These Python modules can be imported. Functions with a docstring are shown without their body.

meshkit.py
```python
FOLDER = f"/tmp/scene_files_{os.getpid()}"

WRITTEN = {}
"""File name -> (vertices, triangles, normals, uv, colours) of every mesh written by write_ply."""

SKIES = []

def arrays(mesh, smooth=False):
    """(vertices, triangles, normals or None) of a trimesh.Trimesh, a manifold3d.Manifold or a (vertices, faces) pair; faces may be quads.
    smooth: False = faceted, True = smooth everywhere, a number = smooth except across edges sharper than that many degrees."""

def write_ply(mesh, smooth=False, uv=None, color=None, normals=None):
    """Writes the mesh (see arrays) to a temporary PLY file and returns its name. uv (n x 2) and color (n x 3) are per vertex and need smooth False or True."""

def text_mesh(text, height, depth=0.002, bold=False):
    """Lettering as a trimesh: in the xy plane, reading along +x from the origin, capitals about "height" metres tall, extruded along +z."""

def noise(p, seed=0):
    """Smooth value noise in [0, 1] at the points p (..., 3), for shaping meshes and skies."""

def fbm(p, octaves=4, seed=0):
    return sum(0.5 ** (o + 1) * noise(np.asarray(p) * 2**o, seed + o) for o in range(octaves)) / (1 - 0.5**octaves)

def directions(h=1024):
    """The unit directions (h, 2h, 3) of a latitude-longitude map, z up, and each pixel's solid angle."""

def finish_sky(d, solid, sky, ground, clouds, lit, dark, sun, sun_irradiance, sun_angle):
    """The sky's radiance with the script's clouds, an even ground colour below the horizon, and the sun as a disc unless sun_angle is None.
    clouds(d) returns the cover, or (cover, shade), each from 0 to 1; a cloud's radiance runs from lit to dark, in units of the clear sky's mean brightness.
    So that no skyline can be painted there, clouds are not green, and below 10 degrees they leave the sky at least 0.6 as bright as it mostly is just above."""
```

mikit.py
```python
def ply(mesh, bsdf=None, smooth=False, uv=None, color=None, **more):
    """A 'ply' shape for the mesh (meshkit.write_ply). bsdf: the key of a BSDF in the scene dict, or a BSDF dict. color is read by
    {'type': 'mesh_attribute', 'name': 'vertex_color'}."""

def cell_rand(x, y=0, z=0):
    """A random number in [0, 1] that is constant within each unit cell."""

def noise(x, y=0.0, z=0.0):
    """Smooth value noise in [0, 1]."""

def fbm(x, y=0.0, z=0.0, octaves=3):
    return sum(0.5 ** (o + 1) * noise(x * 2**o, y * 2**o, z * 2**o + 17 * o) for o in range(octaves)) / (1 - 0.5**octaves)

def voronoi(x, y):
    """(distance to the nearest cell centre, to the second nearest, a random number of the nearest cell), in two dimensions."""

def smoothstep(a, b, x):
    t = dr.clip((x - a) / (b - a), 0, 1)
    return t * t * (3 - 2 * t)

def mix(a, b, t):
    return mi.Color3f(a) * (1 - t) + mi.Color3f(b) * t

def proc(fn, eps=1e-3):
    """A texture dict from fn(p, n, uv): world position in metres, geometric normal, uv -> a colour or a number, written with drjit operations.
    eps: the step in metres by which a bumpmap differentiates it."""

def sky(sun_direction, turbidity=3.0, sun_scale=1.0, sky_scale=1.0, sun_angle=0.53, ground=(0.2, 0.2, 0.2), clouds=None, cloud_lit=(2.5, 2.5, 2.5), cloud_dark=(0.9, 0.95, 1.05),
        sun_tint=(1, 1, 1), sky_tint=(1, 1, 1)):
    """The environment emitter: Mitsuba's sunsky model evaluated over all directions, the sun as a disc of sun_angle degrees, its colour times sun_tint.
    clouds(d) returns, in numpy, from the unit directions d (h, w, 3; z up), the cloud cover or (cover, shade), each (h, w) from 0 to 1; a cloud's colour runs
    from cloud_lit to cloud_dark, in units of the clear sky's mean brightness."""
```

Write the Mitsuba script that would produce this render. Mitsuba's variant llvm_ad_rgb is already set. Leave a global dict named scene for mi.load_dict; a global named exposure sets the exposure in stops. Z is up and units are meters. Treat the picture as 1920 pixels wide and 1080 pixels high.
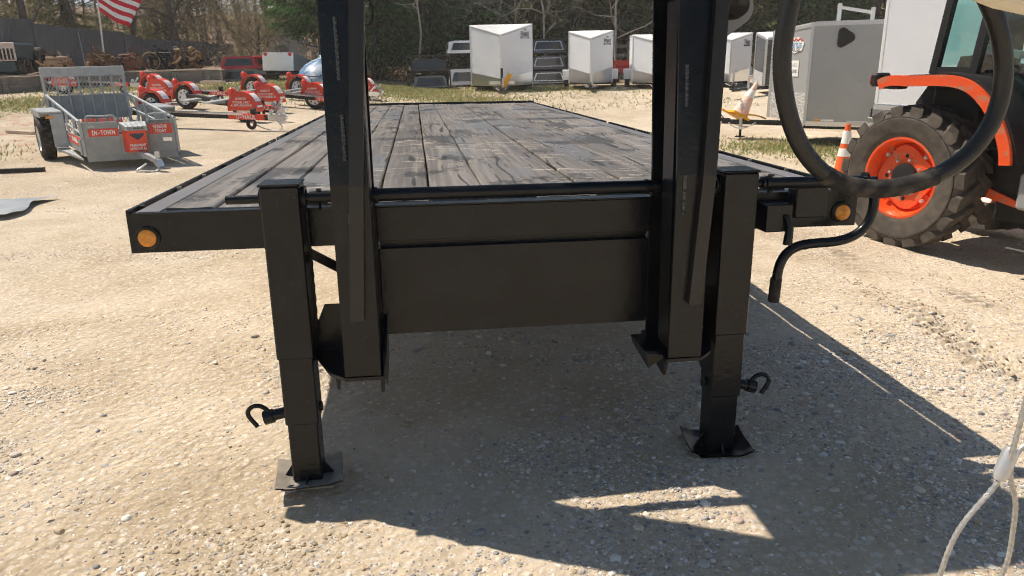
import math, random
import numpy as np, trimesh, mitsuba as mi, drjit as dr, mikit, meshkit
from scipy.spatial import ConvexHull
from mikit import proc, noise, fbm, voronoi, cell_rand, smoothstep, mix

scene, labels = {}, {}
T4 = mi.ScalarTransform4f
rng = np.random.default_rng(7)

# ------------------------------------------------------------------ camera, sky, exposure
yaw, pitch, roll = 0.121, math.atan(448 / 1408.7), math.radians(1.3)
fw = np.array([math.sin(yaw) * math.cos(pitch), math.cos(yaw) * math.cos(pitch), -math.sin(pitch)])
rt = np.array([math.cos(yaw), -math.sin(yaw), 0.0])
dn = np.cross(fw, rt)
down = -math.sin(roll) * rt + math.cos(roll) * dn
EYE = np.array([0.0, 0.0, 1.4])
scene['camera'] = {'type': 'perspective', 'fov': 2 * math.degrees(math.atan(960 / 1408.7)), 'fov_axis': 'x', 'near_clip': 0.05, 'far_clip': 1500.0,
                   'to_world': T4().look_at(origin=EYE.tolist(), target=(EYE + fw).tolist(), up=(-down).tolist())}
scene['sky'] = mikit.sky([-0.525, 0.372, 1.0], turbidity=3.0, sky_scale=0.72, sun_tint=(0.94, 1.0, 1.10), sky_tint=(1.06, 0.98, 0.87), ground=(0.3, 0.25, 0.18))
exposure = 1.95

# ------------------------------------------------------------------ helpers: keys
def uniq(k):
    if k not in scene and k not in labels:
        return k
    n = 1
    while f'{k}_{n:03d}' in scene or f'{k}_{n:03d}' in labels:
        n += 1
    return f'{k}_{n:03d}'

def thing(name, label, cat, group=None):
    k = uniq(name)
    labels[k] = {'label': label, 'category': cat}
    if group:
        labels[k]['group'] = group
    return k

def put(parent, name, mesh, mat, smooth=False, label=None, kind=None, **kw):
    k = uniq(parent + '__' + name if parent else name)
    if isinstance(mesh, dict):
        scene[k] = mesh
    else:
        if isinstance(mesh, B):
            mesh = mesh.mesh()
        scene[k] = mikit.ply(mesh, mat, smooth=smooth, **kw)
    d = {}
    if label: d['label'] = label
    if kind: d['kind'] = kind
    if d: labels[k] = d
    return k

def solo(name, label, cat, mesh, mat, smooth=False, group=None, **kw):
    k = thing(name, label, cat, group)
    if isinstance(mesh, B):
        mesh = mesh.mesh()
    scene[k] = mikit.ply(mesh, mat, smooth=smooth, **kw)
    return k

# ------------------------------------------------------------------ helpers: geometry
def unit(v):
    v = np.asarray(v, float)
    return v / np.linalg.norm(v)

def hull(P):
    P = np.asarray(P, float)
    h = ConvexHull(P)
    c = P[h.vertices].mean(0)
    idx = {v: i for i, v in enumerate(h.vertices)}
    F = np.array([[idx[i] for i in s] for s in h.simplices])
    V = P[h.vertices]
    n = np.cross(V[F[:, 1]] - V[F[:, 0]], V[F[:, 2]] - V[F[:, 0]])
    flip = np.einsum('ij,ij->i', n, V[F[:, 0]] - c) < 0
    F[flip] = F[flip][:, ::-1]
    return V, F

class B:
    """collects geometry; X maps local points to world points"""
    def __init__(s, X=None):
        s.V, s.F, s.n, s.X = [], [], 0, X
    def add(s, V, F):
        V, F = np.asarray(V, float), np.asarray(F, int)
        if F.shape[1] == 4:
            F = np.vstack([F[:, [0, 1, 2]], F[:, [0, 2, 3]]])
        s.V.append(V); s.F.append(F + s.n); s.n += len(V)
        return s
    def box(s, lo, hi, b=0.0, R=None, o=(0, 0, 0)):
        lo, hi = np.minimum(lo, hi).astype(float), np.maximum(lo, hi).astype(float)
        if b > 0:
            P = []
            for i in (0, 1):
                for j in (0, 1):
                    for k in (0, 1):
                        c = np.array([(lo, hi)[i][0], (lo, hi)[j][1], (lo, hi)[k][2]])
                        d = np.array([1 - 2 * i, 1 - 2 * j, 1 - 2 * k]) * b
                        P += [c + d * [0, 1, 1], c + d * [1, 0, 1], c + d * [1, 1, 0]]
            V, F = hull(P)
        else:
            V = np.array([[x, y, z] for x in (lo[0], hi[0]) for y in (lo[1], hi[1]) for z in (lo[2], hi[2])])
            F = np.array([[0, 1, 3, 2], [4, 6, 7, 5], [0, 4, 5, 1], [2, 3, 7, 6], [0, 2, 6, 4], [1, 5, 7, 3]])
        if R is not None:
            V = V @ np.asarray(R).T
        return s.add(V + np.asarray(o), F)
    def hull(s, P):
        return s.add(*hull(P))
    def bar(s, a, b, w, h, up=(0, 0, 1)):
        a, b = np.asarray(a, float), np.asarray(b, float)
        d = unit(b - a); u = np.asarray(up, float)
        if abs(d @ u) > 0.95: u = np.array([0, 1.0, 0])
        r = unit(np.cross(d, u)); u = np.cross(r, d)
        return s.hull([p + r * i * w / 2 + u * j * h / 2 for p in (a, b) for i in (-1, 1) for j in (-1, 1)])
    def tube(s, pts, r, n=10, cap=True, closed=False):
        P = np.asarray(pts, float); m = len(P)
        R = np.broadcast_to(np.asarray(r, float), (m,))
        t = np.gradient(P, axis=0) if not closed else np.roll(P, -1, 0) - np.roll(P, 1, 0)
        t /= np.linalg.norm(t, axis=1, keepdims=True) + 1e-12
        u = np.array([0, 0, 1.0]) if abs(t[0][2]) < 0.9 else np.array([1.0, 0, 0])
        ring = np.arange(n) * 2 * np.pi / n
        V = []
        for i in range(m):
            u = u - t[i] * (u @ t[i]); u /= np.linalg.norm(u)
            w = np.cross(t[i], u)
            V.append(P[i] + R[i] * (np.cos(ring)[:, None] * u + np.sin(ring)[:, None] * w))
        V = np.vstack(V)
        k = np.arange(n)
        F = []
        for i in range(m if closed else m - 1):
            a, b = i * n, ((i + 1) % m) * n
            F.append(np.stack([a + k, a + (k + 1) % n, b + (k + 1) % n, b + k], 1))
        s.add(V, np.vstack(F))
        if cap and not closed:
            for i, fl in ((0, 1), (m - 1, 0)):
                c = V[i * n:(i + 1) * n]
                Q = np.vstack([c, P[i]])
                f = np.stack([k, (k + 1) % n, np.full(n, n)], 1)
                s.add(Q, f[:, ::-1] if fl else f)
        return s
    def cyl(s, a, b, r, n=20, r2=None):
        return s.tube([a, b], [r, r if r2 is None else r2], n)
    def lathe(s, prof, n, o, ax, ang0=0.0, ang1=2 * math.pi):
        """prof: (radius, height along ax) pairs"""
        ax = unit(ax); e = unit(np.cross(ax, [0, 0, 1] if abs(ax[2]) < 0.9 else [1, 0, 0])); g = np.cross(ax, e)
        full = abs(ang1 - ang0 - 2 * math.pi) < 1e-6
        a = ang0 + (ang1 - ang0) * np.arange(n if full else n + 1) / n
        V = np.vstack([[np.asarray(o) + ax * h + r * (math.cos(t) * e + math.sin(t) * g) for t in a] for r, h in prof])
        m = len(a); k = np.arange(n); F = []
        for i in range(len(prof) - 1):
            F.append(np.stack([i * m + k, i * m + (k + 1) % m, (i + 1) * m + (k + 1) % m, (i + 1) * m + k], 1))
        return s.add(V, np.vstack(F))
    def prism(s, poly, O, U, W, N, t):
        """convex polygon in the plane O + u U + w W, thickness t along N"""
        O, U, W, N = (np.asarray(x, float) for x in (O, U, W, N))
        return s.hull([O + U * u + W * w + N * k for u, w in poly for k in (0, t)])
    def poly(s, poly, O, U, W, N, t):
        """any simple polygon, extruded"""
        from shapely.geometry import Polygon
        m = trimesh.creation.extrude_polygon(Polygon(poly), t, engine='earcut')
        O, U, W, N = (np.asarray(x, float) for x in (O, U, W, N))
        v = m.vertices
        V = O + v[:, :1] * U + v[:, 1:2] * W + v[:, 2:] * N
        F = m.faces
        if np.cross(U, W) @ N < 0: F = F[:, ::-1]
        return s.add(V, F)
    def text(s, txt, h, O, U, W, depth=0.002, bold=True, center=False, width=None):
        m = meshkit.text_mesh(txt, h, depth, bold)
        v = np.array(m.vertices)
        if width:
            v[:, 0] *= width / (np.ptp(v[:, 0]) + 1e-9)
        if center: v[:, 0] -= (v[:, 0].max() + v[:, 0].min()) / 2
        U, W = unit(U), unit(W); N = np.cross(U, W)
        return s.add(np.asarray(O) + v[:, :1] * U + v[:, 1:2] * W + v[:, 2:] * N, m.faces)
    def mesh(s):
        V, F = np.vstack(s.V), np.vstack(s.F)
        return (s.X(V) if s.X else V), F

def spline(pts, n=60):
    from scipy.interpolate import CubicSpline
    P = np.asarray(pts, float)
    t = np.r_[0, np.cumsum(np.linalg.norm(np.diff(P, axis=0), axis=1))]
    return CubicSpline(t, P)(np.linspace(0, t[-1], n))

def S(a, b, x):
    t = np.clip((np.asarray(x, float) - a) / (b - a), 0, 1)
    return t * t * (3 - 2 * t)

def G(x, y):
    """height of the ground"""
    return .5 * S(11, 26, y) * S(2.0, -5.0, x) - .29 * S(2.0, 4.7, x) * S(1.5, 4.5, y) * (1 - S(14, 24, y))

# ------------------------------------------------------------------ materials
def rgb(*c): return {'type': 'rgb', 'value': [float(x) for x in (c if len(c) == 3 else c * 3)]}
VC = {'type': 'mesh_attribute', 'name': 'vertex_color'}

def pri(key, col, rough=0.5, metal=0.0, spec=0.5, two=True, bump=None, bscale=0.001, **kw):
    d = {'type': 'principled', 'base_color': col if isinstance(col, dict) else rgb(*col), 'roughness': rough if isinstance(rough, dict) else float(rough), 'metallic': float(metal), 'specular': float(spec), **kw}
    if bump is not None:
        d = {'type': 'bumpmap', 'arbitrary': bump, 'scale': float(bscale), 'bsdf': d}
    scene[key] = {'type': 'twosided', 'bsdf': d} if two else d
    return key

black = pri('mat_black_paint', proc(lambda p, n, uv: mix(mix((.0035, .0052, .0075), (.0070, .0092, .0120), smoothstep(.4, .75, fbm(p.x * 9, p.y * 9, p.z * 9))), (.05, .046, .04), .35 * smoothstep(.74, .86, fbm(p.x * 130, p.y * 130, p.z * 90, octaves=2)))), 0.27, spec=0.34,
            bump=proc(lambda p, n, uv: fbm(p.x * 90, p.y * 90, p.z * 90, octaves=2)), bscale=0.0008)
black2 = pri('mat_black_plain', (.010, .010, .010), 0.42)
worn = pri('mat_worn_black_steel', proc(lambda p, n, uv: mix((.03, .028, .026), (.34, .30, .26), smoothstep(.34, .56, fbm(p.x * 22, p.y * 22, p.z * 22)))), 0.42)
weld = pri('mat_weld_bead', (.03, .034, .04), 0.22, spec=0.7)
rubber = pri('mat_rubber', proc(lambda p, n, uv: mix((.022, .021, .02), (.085, .075, .062), smoothstep(.45, .8, fbm(p.x * 25, p.y * 25, p.z * 25)))), 0.75, spec=.3)
hose_m = pri('mat_hose', (.013, .0125, .012), 0.40, bump=proc(lambda p, n, uv: fbm(p.x * 160, p.y * 160, p.z * 160, octaves=2)), bscale=.0015)
drubber = pri('mat_dusty_rubber', proc(lambda p, n, uv: mix((.045, .040, .036), (.15, .13, .11), fbm(p.x * 16, p.y * 16, p.z * 16))), 0.8, spec=.25)
amber = pri('mat_amber', proc(lambda p, n, uv: mix((.62, .20, .01), (.80, .33, .02), noise(p.x * 130, p.y * 130, p.z * 130))), 0.22, clearcoat=1.0)
galv = pri('mat_galvanised', proc(lambda p, n, uv: mix((.30, .325, .345), (.46, .49, .51), fbm(p.x * 14, p.y * 14, p.z * 14))), 0.46, metal=.55)
galv_dull = pri('mat_galvanised_dull', proc(lambda p, n, uv: mix((.22, .245, .255), (.36, .385, .395), fbm(p.x * 9, p.y * 9, p.z * 9))), 0.5, metal=.3)
alu = pri('mat_aluminium', (.72, .73, .75), 0.28, metal=.9)
guard_m = pri('mat_nose_guard', (.62, .63, .65), 0.20, metal=.95)
barm = pri('mat_bar_paint', (.014, .0135, .013), 0.40)
bare = pri('mat_bare_steel', proc(lambda p, n, uv: mix((.16, .14, .12), (.42, .38, .33), fbm(p.x * 22, p.y * 22, p.z * 22))), 0.5, metal=.2)
alu_dull = pri('mat_aluminium_dull', (.60, .61, .62), 0.4, metal=.6)
red = pri('mat_rental_red', proc(lambda p, n, uv: mix((.60, .042, .018), (.70, .065, .028), fbm(p.x * 6, p.y * 6, p.z * 6))), 0.32, clearcoat=.6)
orange = pri('mat_tractor_orange', proc(lambda p, n, uv: mix(mix((.74, .075, .012), (.84, .10, .016), fbm(p.x * 5, p.y * 5, p.z * 5)), (.42, .20, .11), .7 * smoothstep(.55, .72, fbm(p.x * 19, p.y * 19, p.z * 19)))), 0.32, clearcoat=.8)
white = pri('mat_white_paint', proc(lambda p, n, uv: mix((.74, .77, .82), (.80, .83, .87), fbm(p.x * 2, p.y * 2, p.z * 2))), 0.22, clearcoat=.5)
white2 = pri('mat_white_plain', (.78, .78, .77), 0.4)
greyp = pri('mat_grey_trailer', proc(lambda p, n, uv: mix((.31, .325, .335), (.355, .37, .38), fbm(p.x * 3, p.y * 3, p.z * 3))), 0.22, clearcoat=.8)
darkp = pri('mat_dark_trailer', (.045, .048, .05), 0.25, clearcoat=.8)
tread = pri('mat_tread_plate', proc(lambda p, n, uv: mix((.50, .51, .52), (.72, .73, .74), smoothstep(.45, .55, noise(p.x * 38, p.y * 38, p.z * 38)))), 0.35, metal=.4)
glass = 'mat_glass'; scene[glass] = {'type': 'thindielectric', 'specular_transmittance': rgb(.55, .80, .78)}
dglass = pri('mat_dark_window', (.02, .022, .024), 0.06, spec=.8)
dark = pri('mat_dark', (.010, .010, .011), 0.6)
grey = pri('mat_grey', (.28, .29, .30), 0.45)
bluegrey = pri('mat_bluegrey_paint', (.22, .235, .25), 0.35, clearcoat=.4)
yellow = pri('mat_yellow', (.78, .38, .02), 0.45)
pinkcone = pri('mat_faded_cone', proc(lambda p, n, uv: mix((.72, .42, .31), (.80, .58, .50), fbm(p.x * 12, p.y * 12, p.z * 12))), 0.6)
ocone = pri('mat_orange_cone', (.80, .13, .03), 0.5)
rust = pri('mat_rust', proc(lambda p, n, uv: mix((.045, .028, .02), (.23, .115, .06), fbm(p.x * 7, p.y * 7, p.z * 7))), 0.75)
rust2 = pri('mat_rust_red', proc(lambda p, n, uv: mix((.05, .025, .02), (.20, .06, .04), fbm(p.x * 8, p.y * 8, p.z * 8))), 0.7)
tanm = pri('mat_tan_metal', proc(lambda p, n, uv: mix((.22, .13, .07), (.42, .29, .18), fbm(p.x * 5, p.y * 5, p.z * 5))), 0.5)
yrust = pri('mat_old_yellow', proc(lambda p, n, uv: mix((.06, .04, .025), (.34, .22, .04), smoothstep(.45, .70, fbm(p.x * 6, p.y * 6, p.z * 6)))), 0.6)
fencem = pri('mat_fence', proc(lambda p, n, uv: mix((.070, .084, .100), (.105, .121, .142), fbm(p.x * 1.5, p.y * 1.5, p.z * 1.5))), 0.5)
timber = pri('mat_timber', proc(lambda p, n, uv: mix((.12, .11, .10), (.27, .25, .225), fbm(p.x * 4, p.y * 4, p.z * 18))), 0.8)
paleboard = pri('mat_pale_board', proc(lambda p, n, uv: mix((.42, .33, .24), (.62, .52, .40), fbm(p.x * 6, p.y * 6, p.z * 6))), 0.8)
cream = pri('mat_cream_pipe', (.62, .56, .43), 0.4)
ropem = pri('mat_wire_rope', proc(lambda p, n, uv: mix((.38, .38, .37), (.58, .58, .57), noise(p.x * 200, p.y * 200, p.z * 200))), 0.38, metal=.5)
bark = pri('mat_bark', proc(lambda p, n, uv: mix((.05, .042, .036), (.14, .12, .105), fbm(p.x * 9, p.y * 9, p.z * 3))), 0.9, spec=.2)
palebark = pri('mat_pale_bark', proc(lambda p, n, uv: mix((.20, .18, .16), (.38, .355, .33), fbm(p.x * 6, p.y * 6, p.z * 6))), 0.85, spec=.2)
scene['mat_leaf'] = {'type': 'principledthin', 'base_color': VC, 'roughness': 0.7, 'diff_trans': 0.8, 'spec_trans': 0.0}
leaf = 'mat_leaf'
scene['mat_stone'] = {'type': 'twosided', 'bsdf': {'type': 'principled', 'base_color': VC, 'roughness': 0.6, 'specular': .35}}
tarp_b = pri('mat_blue_tarp', proc(lambda p, n, uv: mix((.10, .20, .38), (.50, .58, .66), smoothstep(.40, .62, fbm(p.x * 3, p.y * 3, p.z * 3)))), 0.35)
tarp_g = pri('mat_grey_tarp', proc(lambda p, n, uv: mix((.20, .23, .26), (.34, .37, .40), fbm(p.x * 5, p.y * 5))), 0.6)
shedm = pri('mat_pale_wall', (.62, .61, .62), 0.7)
roofm = pri('mat_roof_shingle', (.10, .095, .09), 0.85)
cap_blue = pri('mat_topper_blue', (.018, .03, .055), 0.2, clearcoat=1.0)
cap_black = pri('mat_topper_black', (.015, .016, .02), 0.25, clearcoat=.8)
cap_grey = pri('mat_topper_grey', (.16, .165, .17), 0.35, clearcoat=.5)
cap_red = pri('mat_topper_red', (.35, .012, .015), 0.2, clearcoat=1.0)
lensred = pri('mat_red_lens', (.5, .02, .015), 0.2, clearcoat=1.0)
textw = pri('mat_print_white', (.82, .82, .80), 0.5)
textd = pri('mat_print_dark', (.06, .06, .09), 0.5)
textb = pri('mat_print_blue', (.08, .22, .45), 0.5)
tealp = pri('mat_old_teal', (.03, .06, .075), 0.5)
grillem = pri('mat_old_grille', proc(lambda p, n, uv: mix((.45, .36, .34), (.62, .54, .52), fbm(p.x * 9, p.y * 9, p.z * 9))), 0.5)

def wood_col(p, n, uv):
    g = fbm(p.x * 70 + 2 * noise(p.y * 1.3, p.x * 3), p.y * 2.2, octaves=3)
    tone = noise(p.x * 4.7 + 3.1, p.y * .22)
    base = mix((.118, .104, .094), (.260, .234, .212), smoothstep(.15, .9, .55 * g + .45 * tone))
    blot = smoothstep(.56, .72, fbm(p.x * 5 + 7, p.y * 1.6))
    base = mix(base, (.15, .158, .172), blot * .65)
    scuff = smoothstep(.79, .85, noise(p.x * 8.5 + 2.3 * noise(p.y * 9, p.x * 2), p.y * 46 + 5 * noise(p.x * 2.1, p.y))) * smoothstep(.45, .62, noise(p.x * 3.1 + 9, p.y * 2.3))
    base = mix(base, (.46, .40, .32), scuff * .75)
    wear = smoothstep(.60, .74, fbm(p.x * 9, p.y * .9 + 4)) * smoothstep(.45, .7, g)
    base = mix(base, (.30, .25, .195), wear * .5)
    spot = smoothstep(.60, .80, .72 * noise(p.x * 6.3, p.y * 4.1 + 20) + .36 * fbm(p.x * 44, p.y * 30, octaves=2))
    base = mix(base, (.035, .032, .028), spot * .75)
    crack = smoothstep(.80, .86, noise(p.x * 55 + 3 * noise(p.y * 3, p.x * 5), p.y * 2.4)) * smoothstep(.45, .6, noise(p.x * 4, p.y * 1.7 + 3))
    return mix(base, (.02, .018, .016), crack * .8)
woodm = pri('mat_deck_plank', proc(wood_col), 0.34, spec=.45, bump=proc(lambda p, n, uv: fbm(p.x * 70, p.y * 2.2, octaves=3) + .5 * noise(p.x * 5.5, p.y * 34)), bscale=.004)
brownsteel = pri('mat_edge_steel', proc(lambda p, n, uv: mix((.11, .115, .125), (.22, .205, .205), fbm(p.x * 9, p.y * 3, p.z * 9))), 0.40)

GRASS = [(-2.2, 25, 4.2, 1.0), (-5.2, 23.5, 2.6, .9), (-.4, 27.5, 3.0, 1.0), (-7.3, 12.4, 1.1, .75), (-6.6, 9.8, .8, .8), (-9.6, 20.6, 2.2, .6), (6.2, 12.2, 1.3, .85), (7.0, 11.0, 1.2, .75), (4.8, 27.4, 1.6, .5),
         (-3.9, 28.6, 1.6, .8), (-12, 19, 3, .5), (-8.8, 25.5, 2, .6), (1.6, 22.5, 2.0, .4)]
def ground_col(p, n, uv):
    x, y = p.x, p.y
    big = fbm(x * .55, y * .55, octaves=3)
    mid = fbm(x * 3.1 + 5, y * 3.1, octaves=3)
    fine = fbm(x * 45, y * 45, octaves=3)
    sand = mix((.40, .325, .225), (.565, .475, .36), smoothstep(.25, .75, .40 * big + .34 * mid + .26 * fine))
    d1, d2, c1 = voronoi(x * 26, y * 26)
    stone = mix((.34, .33, .32), (.74, .68, .60), c1)
    peb = smoothstep(.36, .20, d1 + .25 * (fine - .5)) * smoothstep(.46, .68, c1 * .6 + .60 * mid + .06)
    damp = smoothstep(.54, .72, fbm(x * 1.3 + 31, y * 1.7, octaves=3))
    sand = mix(sand, (.36, .28, .185), .38 * damp)
    col = mix(sand, stone, peb * .55)
    e1, e2, c2 = voronoi(x * 71 + 3, y * 71)
    col = mix(col, mix((.32, .30, .28), (.76, .68, .56), c2), smoothstep(.40, .20, e1 + .2 * (fine - .5)) * smoothstep(.45, .6, c2) * .45)
    rd = smoothstep(.60, .70, fbm(x * 7, y * 7, octaves=2)) * smoothstep(3.6, 1.0, dr.sqrt(dr.square(x + 8.4) + dr.square((y - 15.0) * .8)))
    col = mix(col, (.40, .11, .09), rd * .55)
    m = mi.Float(0)
    for gx, gy, r, k in GRASS:
        m = dr.maximum(m, k * smoothstep(1.25, .25, dr.sqrt(dr.square(x - gx) + dr.square(y - gy)) / r))
    m = m * smoothstep(.30, .62, fbm(x * 2.2, y * 2.2, octaves=3))
    col = mix(col, mix((.17, .23, .07), (.40, .37, .19), fine), m * .65)
    lit = smoothstep(28.5, 31.0, y + 1.5 * (big - .5))
    col = mix(col, mix((.17, .12, .095), (.34, .24, .19), .5 * mid + .5 * fine), lit * .85)
    return col
groundm = pri('mat_ground', proc(ground_col), 0.92, spec=.15, bump=proc(lambda p, n, uv: fbm(p.x * 48, p.y * 48, octaves=3), eps=4e-3), bscale=.011)

# ------------------------------------------------------------------ ground: one sheet out to the horizon
def axis(lo, hi, step, far, k=1.12):
    a = np.arange(lo, hi + step / 2, step)
    out, s = [], step
    x = hi
    while x < far:
        s *= k; x += s; out.append(x)
    out2, s, x = [], step, lo
    while x > -far:
        s *= k; x -= s; out2.append(x)
    return np.r_[out2[::-1], a, out]
gx = axis(-3.2, 4.4, .024, 420)
gy = axis(.9, 5.4, .024, 420)
XX, YY = np.meshgrid(gx, gy, indexing='ij')
P2 = np.stack([XX, YY, 0 * XX], -1)
near = S(30, 6, np.hypot(XX, YY))
ZZ = G(XX, YY) + near * (.030 * (meshkit.fbm(P2 * .9, 3, 1) - .5) + .016 * (meshkit.fbm(P2 * 5.2, 3, 2) - .5) + .007 * (meshkit.fbm(P2 * 27, 2, 3) - .5))
def track(px, py, qx, qy, hw, amp, period):
    """a tyre's tread print: a strip of raised and pressed bars from p to q"""
    d = np.array([qx - px, qy - py]); L = np.hypot(*d); d = d / L
    t = (XX - px) * d[0] + (YY - py) * d[1]; s = -(XX - px) * d[1] + (YY - py) * d[0]
    m = S(0, .08, t) * S(L, L - .08, t) * S(hw, hw * .75, np.abs(s))
    m = m * S(.38, .58, meshkit.fbm(P2 * 2.3, 2, 9))
    return m * amp * np.sin(2 * np.pi * (t + .5 * np.abs(s)) / period)
ZZ += track(2.5, 2.6, 3.2, 5.2, .17, .018, .085) + track(2.15, 3.0, 2.6, 5.0, .12, .006, .05) + track(-2.3, 4.2, 1.2, 4.7, .09, .007, .06) + track(1.5, 2.75, 3.2, 2.9, .12, .006, .06) + track(3.2, 3.0, 3.6, 4.8, .2, .018, .1)
hillz = 5.5 * S(48, 95, YY) * (0.7 + .6 * meshkit.fbm(P2 * .03, 3, 5)) + 2.0 * S(-22, -50, XX) * S(10, 40, YY)
ZZ += hillz
nx, ny = len(gx), len(gy)
ii = (np.arange(nx - 1)[:, None] * ny + np.arange(ny - 1)[None]).ravel()
gV = np.stack([XX.ravel(), YY.ravel(), ZZ.ravel()], 1)
scene['ground'] = mikit.ply((gV, np.stack([ii, ii + ny, ii + ny + 1, ii + 1], 1)), groundm, smooth=True, uv=gV[:, :2] * 1.0)
labels['ground'] = {'kind': 'structure', 'label': 'sandy gravel yard with loose pebbles, tyre marks and thin grass'}
from scipy.interpolate import RegularGridInterpolator
zat = RegularGridInterpolator((gx, gy), ZZ)

# pebbles
ico1 = trimesh.creation.icosphere(subdivisions=1); ico0 = trimesh.creation.icosphere(subdivisions=0)
def stones(x, y, r, ico, seed):
    g = np.random.default_rng(seed); n = len(x)
    v, f = np.array(ico.vertices), np.array(ico.faces)
    sc = np.stack([r * g.uniform(.85, 1.35, n), r * g.uniform(.6, 1.0, n), r * g.uniform(.30, .60, n)], 1)
    bump = 1 + .42 * (g.random((n, len(v))) - .5)
    V = v[None] * bump[..., None] * sc[:, None]
    a = g.uniform(0, 2 * np.pi, n); tl = g.normal(0, .18, n)
    c, s = np.cos(a)[:, None], np.sin(a)[:, None]
    ct, st = np.cos(tl)[:, None], np.sin(tl)[:, None]
    X, Yv, Z = V[..., 0], V[..., 1], V[..., 2]
    X, Z = X * ct - Z * st, X * st + Z * ct
    X, Yv = X * c - Yv * s, X * s + Yv * c
    z = zat(np.stack([x, y], 1))
    V = np.stack([X + x[:, None], Yv + y[:, None], Z + (z + sc[:, 2] * g.uniform(-.38, .38, n))[:, None]], -1)
    F = (f[None] + (np.arange(n) * len(v))[:, None, None]).reshape(-1, 3)
    pal = np.array([(.72, .68, .61), (.60, .52, .42), (.33, .32, .31), (.42, .38, .34), (.25, .25, .255), (.46, .36, .30), (.70, .66, .60), (.34, .26, .235), (.48, .45, .42), (.42, .33, .22)])
    col = pal[g.choice(len(pal), n, p=[.15, .19, .12, .13, .10, .07, .06, .05, .08, .05])] * g.uniform(.85, 1.2, (n, 1))
    return V.reshape(-1, 3), F, np.repeat(col, len(v), 0)
def scatter(n, x0, x1, y0, y1, seed, dens_scale=1.7, thr=.40):
    g = np.random.default_rng(seed)
    x, y = g.uniform(x0, x1, n), g.uniform(y0, y1, n)
    d = meshkit.fbm(np.stack([x * dens_scale, y * dens_scale, 0 * x], 1), 3, 11)
    return x[(k := g.random(n) < S(thr, thr + .35, d) * .95 + .05)], y[k], g
VV, FF, CC, off = [], [], [], 0
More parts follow.
